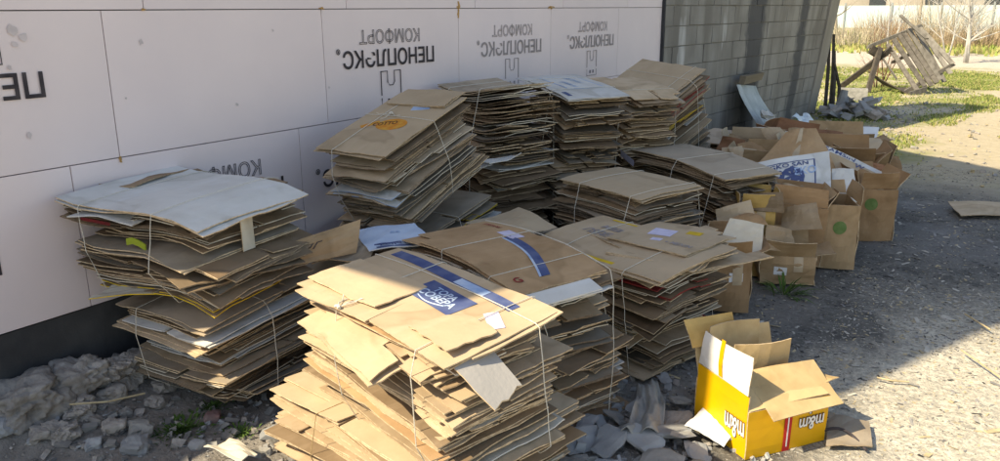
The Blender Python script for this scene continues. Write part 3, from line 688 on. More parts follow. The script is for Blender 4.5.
# middle
bundle('low bundle with a smooth tan top sheet in the middle of the group', (1.34, 3.92, 0), (0, R(0), R(-22)), 0.7, 0.5, 0.65, 30, 6,
       bend=lambda x, y, q: -.10*x*x-.10*max(0, -y-.1), topmat=[CB_TOP, E_], tw=(('y', -.13), ('y', .26)), jit=.04, a=4, mats=[CB[2], CB[3], CB[0]], accents={-2: [CB_WARM, E_]}, top_kw=dict(style='plain', noise_a=.003) if 0 else dict(style='plain'))
def top7(T, o, fn, H):
    patch(T, lambda u, v: Vector((-.36+u, -.34-v*.3, H-.06+v)), 0, 0, .14, .05, R(-20), LILAC, 'stuck_label', off=0)
bundle('wide dark bundle with a grey top, behind the smooth tan topped bundle', (1.36, 5.0, 0), (0, R(3), R(-29)), 0.92, 0.46, 0.62, 32, 7,
       bend=lambda x, y, q: -.06*abs(x), topmat=[CB_MID, E_], top=top7, tw=(('y', .02), ('y', .36)), jit=.05, a=5, mats=[CB[2], CB[2], CB[3], CB[0]], wv=.2, top_kw=dict(style='plain'))
bundle('low collapsed bundle in the dark gap behind the blue striped bundle', (.98, 3.30, 0), (R(3), R(-4), R(20)), .50, .46, .42, 16, 13, jit=.06, a=7, tw=(('y', 0),), mats=[CB[3], CB[2], CB[0]])
bundle('small untidy bundle beside the block wall behind the open boxes', (.95, 7.0, 0), (R(6), R(2), R(-10)), .65, .50, .44, 18, 14, jit=.06, a=7, tw=(('y', .1),), mats=[CB[2], CB[3], CB[0]])

# loose sheets stuck between the bundles
def loose(label, cs, mats, cat='cardboard piece', t=.004, n=6, deco=None, name='loose_cardboard', bow=.02, notch=None, group=None):
    """single sheet through four corners (world), slightly bowed"""
    A, B, C_, D = [Vector(c) for c in cs]; o0 = (A+B+C_+D)/4
    nn = (B-A).cross(D-A).normalized()
    if nn.z < 0: nn = -nn
    def fn(u, v):
        u_, v_ = (u+1)/2, (v+1)/2
        p = (A*(1-u_)+B*u_)*(1-v_)+(D*(1-u_)+C_*u_)*v_
        return p+nn*(bow*(1-u*u)*.6+bow*.4*math.sin(3*v+u*2)+.002*math.sin(13*u+7*v))-o0
    mb = MB(); mb.slab(lin(-1, 1, n), lin(-1, 1, n), fn, t, notch, 0, 1, down=lambda u, v: -nn*t)
    o = mb.build(name, mats, M=Matrix.Translation(o0)); tag(o, label, cat, group)
    def dec(mat, u0, v0, u1, v1, nm='printed_mark', off=.002):
        m = MB(); m.slab(lin(u0, u1, 6), lin(v0, v1, 4), lambda u, v: fn(u, v)+nn*off, .0006, None, 0, 0, down=lambda u, v: -nn*.0006); return m.build(nm, mat, o)
    def dtx(body, size, u0, v0, mat, rot=0, width=None, off=.004, outline=0):
        m = MB(); lu, lv = (B-A).length/2, (D-A).length/2
        flat_text(m, body, size, lambda x, y, d: fn(u0+x/lu, v0+y/lv)+nn*(off+d*.2), width, outline, rot=rot); return m.build('printed_lettering', mat, o)
    if deco: deco(dec, dtx)
    return o
def d1(dec, dtx):
    dec(BLU, -.75, -.62, .75, -.50); dec(BLU, -.75, -.95, .75, -.83)
    dtx('PRINTER', .035, 0, -.72, BLU, 0, .17); dtx('A4', .04, .1, .2, SKYB)
loose('pale blue printed carton between the left bundles and the sunlit bundle', [(.86, 2.42, .60), (1.04, 2.64, .60), (.76, 2.80, .64), (.62, 2.56, .62)], [SKYB, SKYB], deco=None) if 0 else None
loose('pale blue carton with a dark blue band between the left and front bundles', [(.93, 2.30, .595), (1.10, 2.52, .60), (.86, 2.68, .62), (.68, 2.48, .60)], [noisy('pale_blue_card', (.50, .60, .74, 1), (.42, .52, .68, 1)), CB_WHITE], deco=d1, bow=.01)
loose('grey torn card strip lying beside the pale blue carton', [(.70, 2.20, .52), (.96, 2.26, .57), (.84, 2.48, .585), (.58, 2.40, .55)], [CB[3], EDGE], bow=.03)
loose('tan flap with black marks poking out of the left bundles', [(.62, 1.78, .55), (.86, 2.30, .58), (.82, 2.38, .70), (.66, 1.98, .62)], [CB_WARM, EDGE_L], bow=.02, deco=lambda dec, dtx: dtx('1Г', .06, .2, 0, INK))
loose('yellow edged strip sticking out under the left white topped bundle', [(.24, 1.50, .50), (.62, 1.78, .525), (.55, 1.92, .535), (.20, 1.62, .51)], [CB_WEDGE, YEL], bow=.01)
loose('tan sheet lying loose in the gap left of the tan topped bundle', [(.80, 3.15, .50), (1.12, 3.0, .49), (1.22, 3.35, .50), (.90, 3.5, .52)], [CB_TOP, EDGE_L], bow=.015)
# ------------------------------------------------------------------ open cartons
def panel(parent, name, P0, ux, uy, w, h, mats, t=.004, cuts=None, bow=.008, nu=5, nv=4, taper=0):
    """rigid panel: origin P0 at the crease, ux along it, uy away from it"""
    ux = Vector(ux).normalized(); uy = Vector(uy).normalized(); nn = ux.cross(uy).normalized(); P0 = Vector(P0)
    ph = U(0, 6)
    def fn(u, v): return P0+ux*((u-.5)*w*(1-taper*v))+uy*(v*h)+nn*(bow*math.sin(3.14*u)*v*2+bow*.6*math.sin(4*v+ph+u*3))
    mb = MB(); mb.slab(lin(0, 1, nu), lin(0, 1, nv), fn, t, cuts, 0, 1, down=lambda u, v: -nn*t)
    o = mb.build(name, mats, parent)
    return o, (lambda x, y, d=0: fn(.5+x/w, y/h)+nn*(.0022+d*.2)), (lambda x, y, d=0: fn(.5+x/w, y/h)-nn*(t+.0022+d*.2))
def carton(label, loc, rz, w, d, h, flaps, mats, rot=(0, 0), group='open cardboard boxes', deco=None, inner=None, fmats=None, name='open_box', fl=None, collapse=0):
    """flaps: (front, right, back, left) opening angles in degrees from vertical, outward positive; None = torn off"""
    T = thing(name, label, 'cardboard box', loc, (R(rot[0]), R(rot[1]), R(rz)), group)
    mb = MB(); t = .005; b_ = .012+.012*random.random()
    sh = collapse
    def wall(a, b2, nn):
        a = Vector(a); b2 = Vector(b2); nn = Vector(nn)
        def fn(u, v):
            p = a.lerp(b2, u); p = Vector((p.x+sh*v*h, p.y, 0))
            return p+Vector((0, 0, v*h))+nn*(b_*math.sin(3.14*u)*math.sin(3.14*v)+.009*math.sin(5*v+3*u+b_*900)+.006*noise.noise(Vector((u*6, v*6, b_*900))))
        mb.slab(lin(0, 1, 9), lin(0, 1, 8), fn, t, None, 0, 1, down=lambda u, v: -nn*t); return fn
    x, y = w/2, d/2
    fF = wall((-x, -y, 0), (x, -y, 0), (0, -1, 0)); fR = wall((x, -y+t, 0), (x, y-t, 0), (1, 0, 0))
    fB = wall((x, y, 0), (-x, y, 0), (0, 1, 0)); fL = wall((-x, y-t, 0), (-x, -y+t, 0), (-1, 0, 0))
    mb.slab(lin(-x+t, x-t, 2), lin(-y+t, y-t, 2), lambda u, v: Vector((u, v, .006)), .004, None, 0, 1)
    mb.build('box_body', mats, T)
    fns = {}
    L_ = fl or min(w, d)/2
    for k, (c, ux, out, wd) in enumerate((((0, -y), (1, 0, 0), (0, -1, 0), w), ((x, 0), (0, 1, 0), (1, 0, 0), d), ((0, y), (-1, 0, 0), (0, 1, 0), w), ((-x, 0), (0, -1, 0), (-1, 0, 0), d))):
        if flaps[k] is None: continue
        a = R(flaps[k]); uy = Vector(out)*math.sin(a)+Vector((0, 0, 1))*math.cos(a)
        o, f1, f2 = panel(T, 'flap', (c[0]+sh*h, c[1], h+.002), ux, uy, wd-.012, L_*U(.9, 1.05), fmats or mats, taper=.06)
        fns[k] = (o, f1, f2)
    rt = random.Random(int(loc[0]*1000+loc[1]*77))
    if rt.random() < .6 and not deco:                     # strip of packing tape down the front
        u0 = rt.uniform(.35, .6); mt = MB(); mt.slab([u0, u0+.05/w], lin(.5, 1, 3), lambda u, v: fF(u, v)+Vector((0, -.002, 0)), .0004, None, 0, 0, down=lambda u, v: Vector((0, .0004, 0))); mt.build('packing_tape', TAPE, T)
    if rt.random() < .5 and not deco:
        mt = MB(); u0 = rt.uniform(.1, .5); v0 = rt.uniform(.25, .6); mt.slab([u0, u0+.07/w], lin(v0, v0+.05/h, 2), lambda u, v: fF(u, v)+Vector((0, -.002, 0)), .0004, None, 0, 0, down=lambda u, v: Vector((0, .0004, 0))); mt.build('stuck_label', PAPER, T)
    if deco: deco(T, fF, fR, fL, fns)
    return T
BX = [board('box_tan', (.42, .29, .165, 1), None, .1), board('box_warm', (.39, .245, .13, 1), None, .1), board('box_red_brown', (.30, .15, .08, 1), None, .1), board('box_ochre', (.50, .33, .11, 1), None, .05)]
m0, m1, m2_, m3 = [[m, EDGE_L] for m in BX]
def dot(r, u, v, w, h, side='F'):
    def f(T, fF, fR, fL, fns):
        fn = fR if side == 'R' else fF; nn = Vector((1, 0, 0)) if side == 'R' else Vector((0, -1, 0))
        mb = MB(); n = 24; c = fn(u, v)
        mb.add([fn(u, v)+nn*.003]+[fn(u+r/w*math.cos(6.283*i/n), v+r/h*math.sin(6.283*i/n))+nn*.003 for i in range(n)], [(0, i+1, (i+1) % n+1) for i in range(n)])
        mb.build('printed_mark', GRN, T)
    return f
def lines(T, fF, fR, fL, fns): pass
def _red(T, fF):
    for (u, v, r) in ((.16, .8, .05), (.72, .6, .04), (.30, .62, .03)):
        mb = MB(); mb.slab(lin(-1, 1, 3), lin(-1, 1, 2), lambda a, b: fF(u+a*r*1.2, v+b*r)+Vector((0, -.003, 0)), .0006, None, 0, 0, down=lambda u, v: Vector((0, .0006, 0))); mb.build('printed_mark', noisy('red_orange_print', (.45, .09, .03, 1)), T)
carton('brown box with pale raised flaps, closest to the yellow taped bundle', (1.86, 4.08, 0), 24, .22, .30, .30, (25, 60, -4, -8), m1)
carton('small brown box with its flaps folded in behind the green weeds', (2.03, 4.66, 0), 22, .30, .24, .17, (30, 75, 8, 5), m0)
carton('squat brown box leaning on the box behind the green weeds', (1.98, 4.98, .02), 15, .34, .24, .36, (-10, 20, 5, 10), m1, rot=(-6, 4))
carton('tall narrow box with one green dot on its side, in front of the row', (2.19, 5.16, 0), 24, .20, .34, .40, (None, 10, 30, -40), m0, deco=dot(.040, .45, .66, .20, .40))
carton('box with a green dot deeper in the row at its right edge', (2.24, 5.95, 0), 30, .26, .40, .36, (10, 35, 20, 5), m1, deco=dot(.042, .35, .72, .26, .36))
carton('far right box with torn edges at the end of the row', (2.04, 6.80, 0), 24, .30, .40, .32, (35, 20, 40, 15), m0, fl=.2)
carton('ochre box with upright flaps squeezed behind the weeds', (1.82, 4.72, 0), 20, .20, .26, .40, (5, 10, -3, 8), m3)
carton('wide orange brown box with red print in the middle of the heap', (1.90, 6.55, .05), 16, .54, .34, .36, (25, 40, 8, 30), m1, rot=(4, 0), deco=lambda T, fF, fR, fL, fns: _red(T, fF))
carton('low brown box against the dark wide bundle at the back left of the heap', (1.62, 5.95, 0), 12, .50, .36, .40, (10, -20, 5, 30), m0)
carton('reddish brown box at the back of the heap near the block wall', (1.30, 7.35, 0), -10, .42, .34, .40, (30, 30, 20, -20), m2_, rot=(0, 5))
carton('pale tan box at the back left corner of the heap', (1.28, 6.55, 0), 8, .46, .32, .42, (45, -20, -10, 10), [CB_TOP, EDGE_L])
carton('brown box half hidden in the heap behind the printed white panel', (1.72, 5.40, 0), 10, .34, .30, .34, (-15, 12, 0, 40), m2_)
carton('upright tan box in the heap left of the ochre box', (1.66, 4.98, 0), 30, .24, .26, .36, (20, 30, 60, 10), m0)
carton('back row box with wide brown flaps near the foam slab', (1.70, 7.75, 0), 20, .52, .40, .32, (30, 60, 10, 20), m0)
def dp(dec, dtx):
    dec(BLU, -.62, .62, .62, .66); dec(BLU, .60, -.98, .635, .66); dec(BLU, -.64, -.98, -.605, .66)
    dtx('B', .17, -.28, -.25, BLU); dtx('O', .20, .06, -.28, BLU); dtx('*', .26, .06, -.50, BLU)
    dtx('EGKO SAN', .04, -.05, .45, BLU, 0, .26); dtx('EKO', .07, .38, .05, SKYB)
PRINTW = board('white_panel', (.66, .67, .66, 1), (.6, .6, .58, 1), .03)
def ring_marks(o_fn): pass
loose('white panel printed with a blue frame and round emblem leaning on the boxes', [(1.70, 5.02, .38), (2.13, 5.28, .43), (2.05, 5.52, .64), (1.60, 5.20, .54)], [PRINTW, CB_WHITE], deco=dp, bow=.02, cat='cardboard panel')
loose('small white card piece beside the blue framed panel', [(2.14, 5.32, .36), (2.27, 5.42, .34), (2.20, 5.60, .52), (2.08, 5.50, .52)], [CB_WHITE, CB_WHITE], bow=.01)
loose('big tan sheet propped up like a tent in the heap', [(1.52, 5.44, .40), (2.08, 5.76, .44), (1.86, 5.98, .72), (1.68, 5.86, .68)], [CB_WARM, EDGE_L], bow=.03, deco=lambda dec, dtx: dec(TAPE, -.1, -1, .1, 1, 'packing_tape'))
loose('long white edged board with blue lettering across the heap', [(1.80, 5.72, .44), (2.34, 5.92, .22), (2.40, 6.22, .36), (1.84, 6.02, .62)], [CB_TOP, CB_WHITE], bow=.01, deco=lambda dec, dtx: (dec(CB_WHITE, -1, .72, 1, .98, 'white_strip'), dtx('SAMSIN', .05, -.35, .84, BLU, 0, .22), dtx('W', .06, .15, .6, BLU)))
loose('crumpled torn brown piece on the right end of the heap', [(2.12, 5.72, .36), (2.30, 5.84, .22), (2.32, 6.02, .34), (2.18, 5.92, .46)], [BX[1], EDGE_L], bow=.05)
loose('pale torn flap on the box nearest the yellow taped bundle', [(1.84, 3.95, .33), (2.04, 4.07, .31), (2.02, 4.16, .44), (1.86, 4.08, .47)], [CB_WEDGE, EDGE_L], bow=.01)
for k, (x, y, z, s_, az, tl, m, lb) in enumerate(((1.40, 5.75, .50, .26, 20, 25, CB[1], 'pale torn sheet at the left edge of the box heap'), (1.55, 6.15, .46, .30, -30, 15, CB_TOP, 'light sheet lying on the low brown box'), (1.45, 6.55, .55, .24, 60, 35, CB[0], 'upright kraft scrap at the back left of the heap'),
        (1.75, 6.95, .50, .26, 10, 30, BX[2], 'dark reddish scrap on top of the box heap'), (2.00, 5.25, .40, .14, 50, 60, CB_WEDGE, 'small cream scrap poking up between the front boxes'), (1.92, 5.05, .44, .12, -20, 50, CB[1], 'tiny pale scrap on the squat brown box'),
        (1.25, 6.95, .50, .36, -10, 8, CB_WEDGE, 'broad cream sheet resting on the back boxes'), (2.02, 7.25, .42, .34, 30, 20, CB_TOP, 'curved tan sheet on the back row box'))):
    e = Euler((R(tl), 0, R(az))); c = Vector((x, y, z)); q = [c+e.to_matrix() @ Vector((a*s_/2, b*s_/2*.8, 0)) for a, b in ((-1, -1), (1, -1), (.9, 1), (-1, .9))]
    loose(lb, q, [m, EDGE_L], bow=.02, n=5)
sr = random.Random(5)
spots = [(2.02, 4.55, .26, 'kraft scrap standing above the box behind the weeds'), (2.08, 4.75, .36, 'folded kraft scrap on the squat box'), (1.86, 4.42, .38, 'ochre scrap wedged between the first boxes'), (2.00, 4.95, .44, 'brown flap across the front boxes'), (1.70, 4.75, .42, 'pale scrap above the upright tan box'),
         (1.55, 5.35, .46, 'kraft scrap left of the tent shaped sheet'), (1.35, 5.75, .52, 'pale scrap behind the wide dark bundle'), (1.20, 6.2, .50, 'torn cream scrap at the far left of the heap'), (2.22, 6.3, .40, 'brown torn flap near the right edge of the heap'), (2.25, 6.9, .36, 'ragged flap hanging at the far right box'), (1.95, 6.35, .48, 'tan scrap above the orange brown box'), (1.5, 7.1, .50, 'light scrap on the back boxes'), (2.1, 5.55, .42, 'kraft triangle right of the printed panel'), (1.92, 4.62, .46, 'narrow kraft strip upright over the ochre box'), (1.78, 4.45, .40, 'creased scrap between the bundles and the first box'), (2.06, 5.02, .30, 'buckled flap low on the squat box'), (1.62, 5.12, .44, 'small grey scrap beside the upright tan box'), (2.12, 6.05, .40, 'folded piece above the second green dot'), (1.42, 6.05, .50, 'bent kraft piece in the back left of the heap'), (1.75, 6.3, .50, 'small pale piece behind the tent shaped sheet'), (1.12, 6.6, .46, 'flat pale piece beside the small untidy bundle')]
for k, (x, y, z, lb) in enumerate(spots):
    s_ = sr.uniform(.14, .26); e = Euler((R(sr.uniform(20, 80)), R(sr.uniform(-25, 25)), R(sr.uniform(-10, 60)))); c = Vector((x, y, z))
    q = [c+e.to_matrix() @ Vector((a_*s_/2, b_*s_/2*.7, 0)) for a_, b_ in ((-1, -1), (1, -.9), (sr.uniform(.6, 1), 1), (-1, sr.uniform(.5, 1)))]
    loose(lb, q, [sr.choice([CB[0], CB[1], BX[0], BX[1], CB_TOP, BX[2]]), EDGE_L], bow=.02, n=5)
loose('white foam slab standing at the back of the box heap', [(1.54, 8.22, .26), (1.93, 8.30, .24), (1.93, 8.46, .42), (1.54, 8.38, .42)], [noisy('foam_slab', (.72, .76, .80, 1), None, 8, var=.06), noisy('foam_slab_edge', (.7, .72, .76, 1), None, 8, var=.06)], cat='foam slab', t=.03, bow=.004, name='foam_slab')

# the yellow carton in front
def ydeco(T, fF, fR, fL, fns):
    red = noisy('red_band', (.60, .035, .03, 1), None, 10, bump=0)
    mb = MB(); mb.slab(lin(.44, .53, 3), lin(.0, 1, 6), lambda u, v: fF(u, v)+Vector((0, -.0025, 0)), .0005, None, 0, 0, down=lambda u, v: Vector((0, .0005, 0))); mb.build('printed_band', red, T)
    mb = MB(); mb.slab([.477, .493], lin(.1, .9, 4), lambda u, v: fF(u, v)+Vector((0, -.0035, 0)), .0005, None, 0, 0, down=lambda u, v: Vector((0, .0005, 0))); mb.build('printed_band', WPR, T)
    w, h = T['w'], T['h']
    def mark(fn, nn, ww, u0, v0, body, size, wd, rot):
        for m, off, ol in ((BRN, .0028, .004), (WPR, .0042, 0)):
            mb = MB(); flat_text(mb, body, size, lambda x, y, d: fn(u0+x/ww, v0+y/h)+Vector(nn)*(off+d*.1), wd, ol, rot=rot); mb.build('printed_lettering', m, T)
    mark(fF, (0, -1, 0), w, .78, .52, 'm&m', .075, .115, math.pi)
    mark(fF, (0, -1, 0), w, .78, .80, "s'", .035, .03, math.pi)
    mark(fL, (-1, 0, 0), T['d'], .80, .42, 'm&m', .085, .11, math.pi)
YW = [YBOX, EDGE_L]
def ybox():
    w, d, h = .36, .31, .185
    T = thing('open_box', 'yellow carton with white inner flap and red band standing open on the rubble', 'cardboard box', (2.41, 2.80, .0), (0, 0, R(55)), 'open cardboard boxes')
    T['w'] = w; T['h'] = h; T['d'] = d
    mb = MB(); x, y, t = w/2, d/2, .005; inn = board('carton_inside', (.58, .42, .22, 1), None, .05)
    def wall(a, b2, nn, hh=h, sk=0):
        a = Vector(a); b2 = Vector(b2); nn = Vector(nn)
        fn = lambda u, v: a.lerp(b2, u)+Vector((0, 0, v*(hh+sk*u)))+nn*(.006*math.sin(3.14*u)*math.sin(3.14*v)+.002*math.sin(6*v+4*u))
        mb.slab(lin(0, 1, 6), lin(0, 1, 5), fn, t, None, 0, 1, bot=2, down=lambda u, v: -nn*t); return fn
    fF = wall((-x, -y, 0), (x, -y, 0), (0, -1, 0)); fR = wall((x, -y+t, 0), (x, y-t, 0), (1, 0, 0))
    fB = wall((x, y, 0), (-x, y, 0), (0, 1, 0)); fL = wall((-x, y-t, 0), (-x, -y+t, 0), (-1, 0, 0), h+.06)
    mb.slab(lin(-x+t, x-t, 2), lin(-y+t, y-t, 2), lambda u, v: Vector((u, v, .006)), .004, None, 2, 1)
    mb.build('box_body', [YBOX, EDGE_L, inn], T)
    I = [inn, EDGE_L]; inw = board('carton_white_inside', (.80, .80, .80, 1), (.76, .76, .76, 1), .02)
    # left side flap: yellow outside, white printed, pointing up and outward with a yellow stripe
    nn = Vector((-1, 0, .0))
    o, f1, f2 = panel(T, 'flap', (-x-.002, 0, h+.062), (0, -1, 0), (.12, 0, 1), d-.01, .135, [inw, EDGE_L], taper=.12)
    f = f1 if (f1(0, .05)-f2(0, .05)).x < 0 else f2
    mb2 = MB(); mb2.slab(lin(-.012, .012, 1), lin(0.004, .146, 3), lambda u, v: f(u-.01, v), .0004, None, 0, 0, down=lambda u, v: Vector((0, 0, -.0004))); mb2.build('printed_stripe', YBOX, o)
    # back flaps, upright and cream
    panel(T, 'flap', (0, y-.002, h+.002), (-1, 0, 0), (0, .25, 1), w-.01, .16, I)
    panel(T, 'flap', (-.04, y-.03, h-.04), (-1, 0, 0), (0, .02, 1), w*.62, .25, I)
    panel(T, 'flap', (-.10, y+.004, h+.12), (-1, 0, 0), (-.08, .5, 1), w*.6, .11, [board('ochre_flap', (.62, .40, .14, 1), None, .03), EDGE_L])
    # inserts standing in the box
    panel(T, 'insert', (.03, .06, .03), (1, -.1, 0), (0, -.05, 1), w*.66, .31, I)
    # right and front flaps lying over the corner
    panel(T, 'flap', (.0, -y+.0, h+.006), (1, 0, 0), (0.0, .85, .30), w-.01, .17, I)
    panel(T, 'flap', (.05, -y-.045, h-.02), (1, .05, 0), (.04, .80, .40), w-.03, .20, I)
    panel(T, 'flap', (x-.03, -.02, h+.01), (0, 1, 0), (.9, 0, .12), d*.55, .12, I)
    ydeco(T, fF, fR, fL, None)
    for k in 'wdh': del T[k]
    return T
ybox()
loose('white paper scrap lying on stones left of the yellow carton', [(2.20, 2.58, .055), (2.36, 2.55, .04), (2.37, 2.69, .05), (2.23, 2.74, .09)], [PAPER, PAPER], cat='paper scrap', bow=.012, t=.001, name='paper_scrap', n=8)
loose('grey board piece on the ground right of the yellow carton', [(2.66, 2.78, .022), (2.80, 2.88, .018), (2.76, 3.06, .02), (2.62, 3.02, .03)], [CB[3], EDGE], bow=.006)
loose('flat tan sheet lying alone on dark ground at the right edge', [(2.80, 6.74, .03), (3.25, 7.08, .02), (3.14, 7.52, .02), (2.68, 7.10, .05)], [CB_TOP, EDGE_L], bow=.01)
loose('white scrap of board at the foot of the left rubble', [(.82, 1.52, .05), (1.00, 1.53, .05), (1.02, 1.59, .06), (.86, 1.60, .055)], [CB_WEDGE, CB_WHITE], bow=.02)

# ------------------------------------------------------------------ stones, rubble, scraps
STONE = [noisy('rubble_grey', (.33, .32, .30, 1), (.22, .215, .20, 1), 12, bump=.7, bscale=35, objvar=.2), noisy('rubble_earth', (.42, .385, .35, 1), (.27, .245, .22, 1), 14, bump=1, bscale=40, objvar=.2),
         noisy('rubble_blue_grey', (.36, .37, .375, 1), (.27, .275, .28, 1), 9, bump=.4, bscale=30, objvar=.2)]
BRICK = noisy('old_brick', (.24, .13, .12, 1), (.2, .15, .14, 1), 20, bump=.6)
def rock(label, x, y, s, mat, seed, flat=.65, sub=3, rough=.35, z=None, group=None, name='stone', cat='stone', stretch=(1, 1)):
    bm = bmesh.new(); bmesh.ops.create_icosphere(bm, subdivisions=sub, radius=1)
    off = Vector((seed*3.1, seed*1.7, seed*.9)); a = random.Random(seed).uniform(0, 3.1)
    for v in bm.verts:
        p = v.co.copy(); d = 1+rough*noise.noise(p*1.1+off)*1.3+rough*.5*noise.noise(p*2.7+off)+rough*.25*noise.noise(p*6+off)
        # chiselled facets
        q = p*d; k = Vector([max(-.75, min(.75, c)) for c in q])*1.15
        q = q.lerp(k, .6)
        q = Vector((q.x*s*stretch[0], q.y*s*stretch[1], q.z*s*flat)); c, s_ = math.cos(a), math.sin(a)
        v.co = Vector((q.x*c-q.y*s_, q.x*s_+q.y*c, q.z))
    me = bpy.data.meshes.new(name); bm.to_mesh(me); bm.free(); me.materials.append(mat)
    if sub > 2 and s > .1: me.polygons.foreach_set('use_smooth', [True]*len(me.polygons))
    o = bpy.data.objects.new(name, me); COL.objects.link(o)
    zz = gz(x, y)+s*flat*.45 if z is None else z
    o.location = (x, y, zz)
    if label: tag(o, label, cat, group)
    return o
big = [(.10, 1.28, .125, 'rough lump of earth at the far left corner below the dark plinth'), (.10, 1.50, .11, 'crumbly grey lump against the dark plinth'), (.13, 1.64, .095, 'rounded clod against the plinth left of the lower bundle'),
       (.10, 1.80, .085, 'clod tucked under the left edge of the lower bundle'), (.30, 1.30, .055, 'small pale stone in front of the left lumps'), (.24, 1.40, .05, 'flat stone between the left clods')]
for i, (x, y, s, lb) in enumerate(big):
    T = rock(lb, x, y, s, STONE[1], 40+i, .62, 5, .75)
    me = T.data; off = Vector((i*7.1, 3, 1))
    for v in me.vertices:
        p = v.co/s; k = noise.fractal(p*2.2+off, .9, 2.1, 5)*.16+noise.turbulence(p*5+off, 3, False)*.07
        v.co += v.co.normalized()*s*k
    me.update()
kr = random.Random(12)
cl = ['left edge', 'plinth', 'middle', 'front', 'twig', 'back', 'stack side', 'bottom corner', 'weeds', 'lower bundle', 'centre', 'right end']
where = ['at the far left edge of the rubble', 'touching the dark plinth', 'between the big left lumps', 'at the very front of the left rubble', 'next to the thin twig', 'behind the pale small stone', 'close to the lower left bundle', 'low down in the bottom left corner', 'just left of the green weeds', 'under the edge of the lower left bundle', 'in the centre of the left rubble', 'at the right end of the left rubble']
pts_ = [(.06, 1.36), (.22, 1.55), (.20, 1.42), (.42, 1.34), (.34, 1.52), (.26, 1.24), (.36, 1.64), (.16, 1.18), (.48, 1.50), (.28, 1.74), (.40, 1.44), (.56, 1.42)]
for i, ((x, y), w_) in enumerate(zip(pts_, where)):
    rock('rough grey chunk '+w_, x, y, kr.uniform(.028, .06), STONE[[0, 1, 1, 2][i % 4]], 140+i, .7, 3, .6)
# slabs of broken render between the front bundle and the yellow carton
slabs = [(1.90, 2.34, .085, 2, 'round blue grey stone beside the front bundle'), (2.00, 2.36, .075, 2, 'flat grey slab left of the paper scrap'), (2.10, 2.44, .07, 2, 'angular grey slab in the middle of the rubble'), (2.02, 2.52, .06, 0, 'grey lump behind the angular slab'),
         (1.98, 2.66, .05, 2, 'small pale stone by the twisted rag'), (2.18, 2.54, .085, 2, 'broad grey slab beside the paper scrap'), (2.12, 2.66, .07, 1, 'earthy brown slab behind the paper scrap'), (2.20, 2.36, .07, 0, 'grey stone below the paper scrap'),
         (2.10, 2.80, .05, 0, 'dark stone behind the brown slab'), (2.28, 2.50, .06, 2, 'pale stone under the paper scrap'), (1.93, 2.56, .05, 0, 'small stone near the end of the front bundle'), (2.32, 2.36, .06, 0, 'stone in front of the yellow carton'), (2.06, 2.24, .06, 2, 'grey stone at the bottom of the rubble'), (2.14, 3.00, .05, 0, 'stone behind the yellow carton'), (2.2, 2.9, .035, 2, 'small pale stone behind the yellow carton')]
for i, (x, y, s, m, lb) in enumerate(slabs): rock(lb, x, y, s*1.12, STONE[m], 60+i, .17, 2, .7, z=gz(x, y)+.02+.012*(i % 3), stretch=(1, .7)).rotation_euler = (R(U(-16, 16)), R(U(-16, 16)), 0)
for i, (x, y, s, lb) in enumerate([(2.34, 2.62, .05, 'pale flat shard touching the yellow carton'), (1.86, 2.46, .05, 'grey shard close to the front bundle'), (2.24, 2.76, .045, 'thin shard at the left foot of the yellow carton'), (2.02, 2.78, .05, 'flat shard by the end of the rag'), (1.84, 2.66, .045, 'flat shard under the blue striped bundle'), (2.16, 2.24, .06, 'broad pale slab at the bottom edge of the rubble'), (1.94, 2.20, .055, 'pale shard at the bottom next to the front bundle'), (2.28, 2.26, .05, 'thin slab at the bottom left of the yellow carton'), (1.96, 2.98, .04, 'small shard at the foot of the yellow taped bundle'), (2.26, 2.98, .04, 'small shard behind the yellow carton')]):
    rock(lb, x, y, s, STONE[2 if i % 3 else 0], 160+i, .16, 2, .8, z=gz(x, y)+.03, stretch=(1, .65)).rotation_euler = (R(U(-20, 20)), R(U(-20, 20)), 0)
rock('reddish brick lump among weeds left of the front bundle', .60, 1.72, .035, BRICK, 80, .7, 2, .3)
rock('pale stone among the weeds at the lower left', .72, 1.56, .03, STONE[2], 81, .7, 2, .3)
rock('grey stone by the foot of the front bundle', .88, 1.78, .045, STONE[2], 82, .6, 2, .4)
# small rubble that nobody could count
def debris(name, region, n, smin, smax, mats, kind='chunk', dens=None, zup=0):
    mb = MB(); rr = random.Random(hash(name) % 1000 if 0 else len(name)*31)
    k = 0; tries = 0
    while k < n and tries < n*8:
        tries += 1
        x = rr.uniform(region[0], region[1]); y = rr.uniform(region[2], region[3])
        if dens and rr.random() > dens(x, y): continue
        s = smin*(smax/smin)**(rr.random()**2)
        e = Euler((rr.uniform(-.5, .5), rr.uniform(-.5, .5), rr.uniform(0, 6.28)))
        d = (s*rr.uniform(.7, 1.4), s*rr.uniform(.4, .9), s*(rr.uniform(.3, .6) if kind == 'chunk' else .08))
        if kind == 'chip': d = (s*rr.uniform(.8, 2.2), s*rr.uniform(.3, .8), max(.0012, s*.07)); e = Euler((rr.uniform(-.25, .25), rr.uniform(-.25, .25), rr.uniform(0, 6.28)))
        c = Vector((x, y, gz(x, y)+d[2]*.35+.001+zup)); vs = []
        for zz in (-.5, .5):
            for (a, b_) in ((-.5, -.5), (.5, -.5), (.5, .5), (-.5, .5)):
                jj = .25 if zz < 0 else .32
                p = Vector(((a+rr.uniform(-jj, jj)*.6)*d[0], (b_+rr.uniform(-jj, jj)*.6)*d[1], (zz+rr.uniform(-.2, .2))*d[2])); p.rotate(e); vs.append(p+c)
        mb.add(vs, [(3, 2, 1, 0), (4, 5, 6, 7), (0, 1, 5, 4), (1, 2, 6, 5), (2, 3, 7, 6), (3, 0, 4, 7)], rr.randrange(len(mats))); k += 1
    return tag(mb.build(name, mats), kind='stuff')
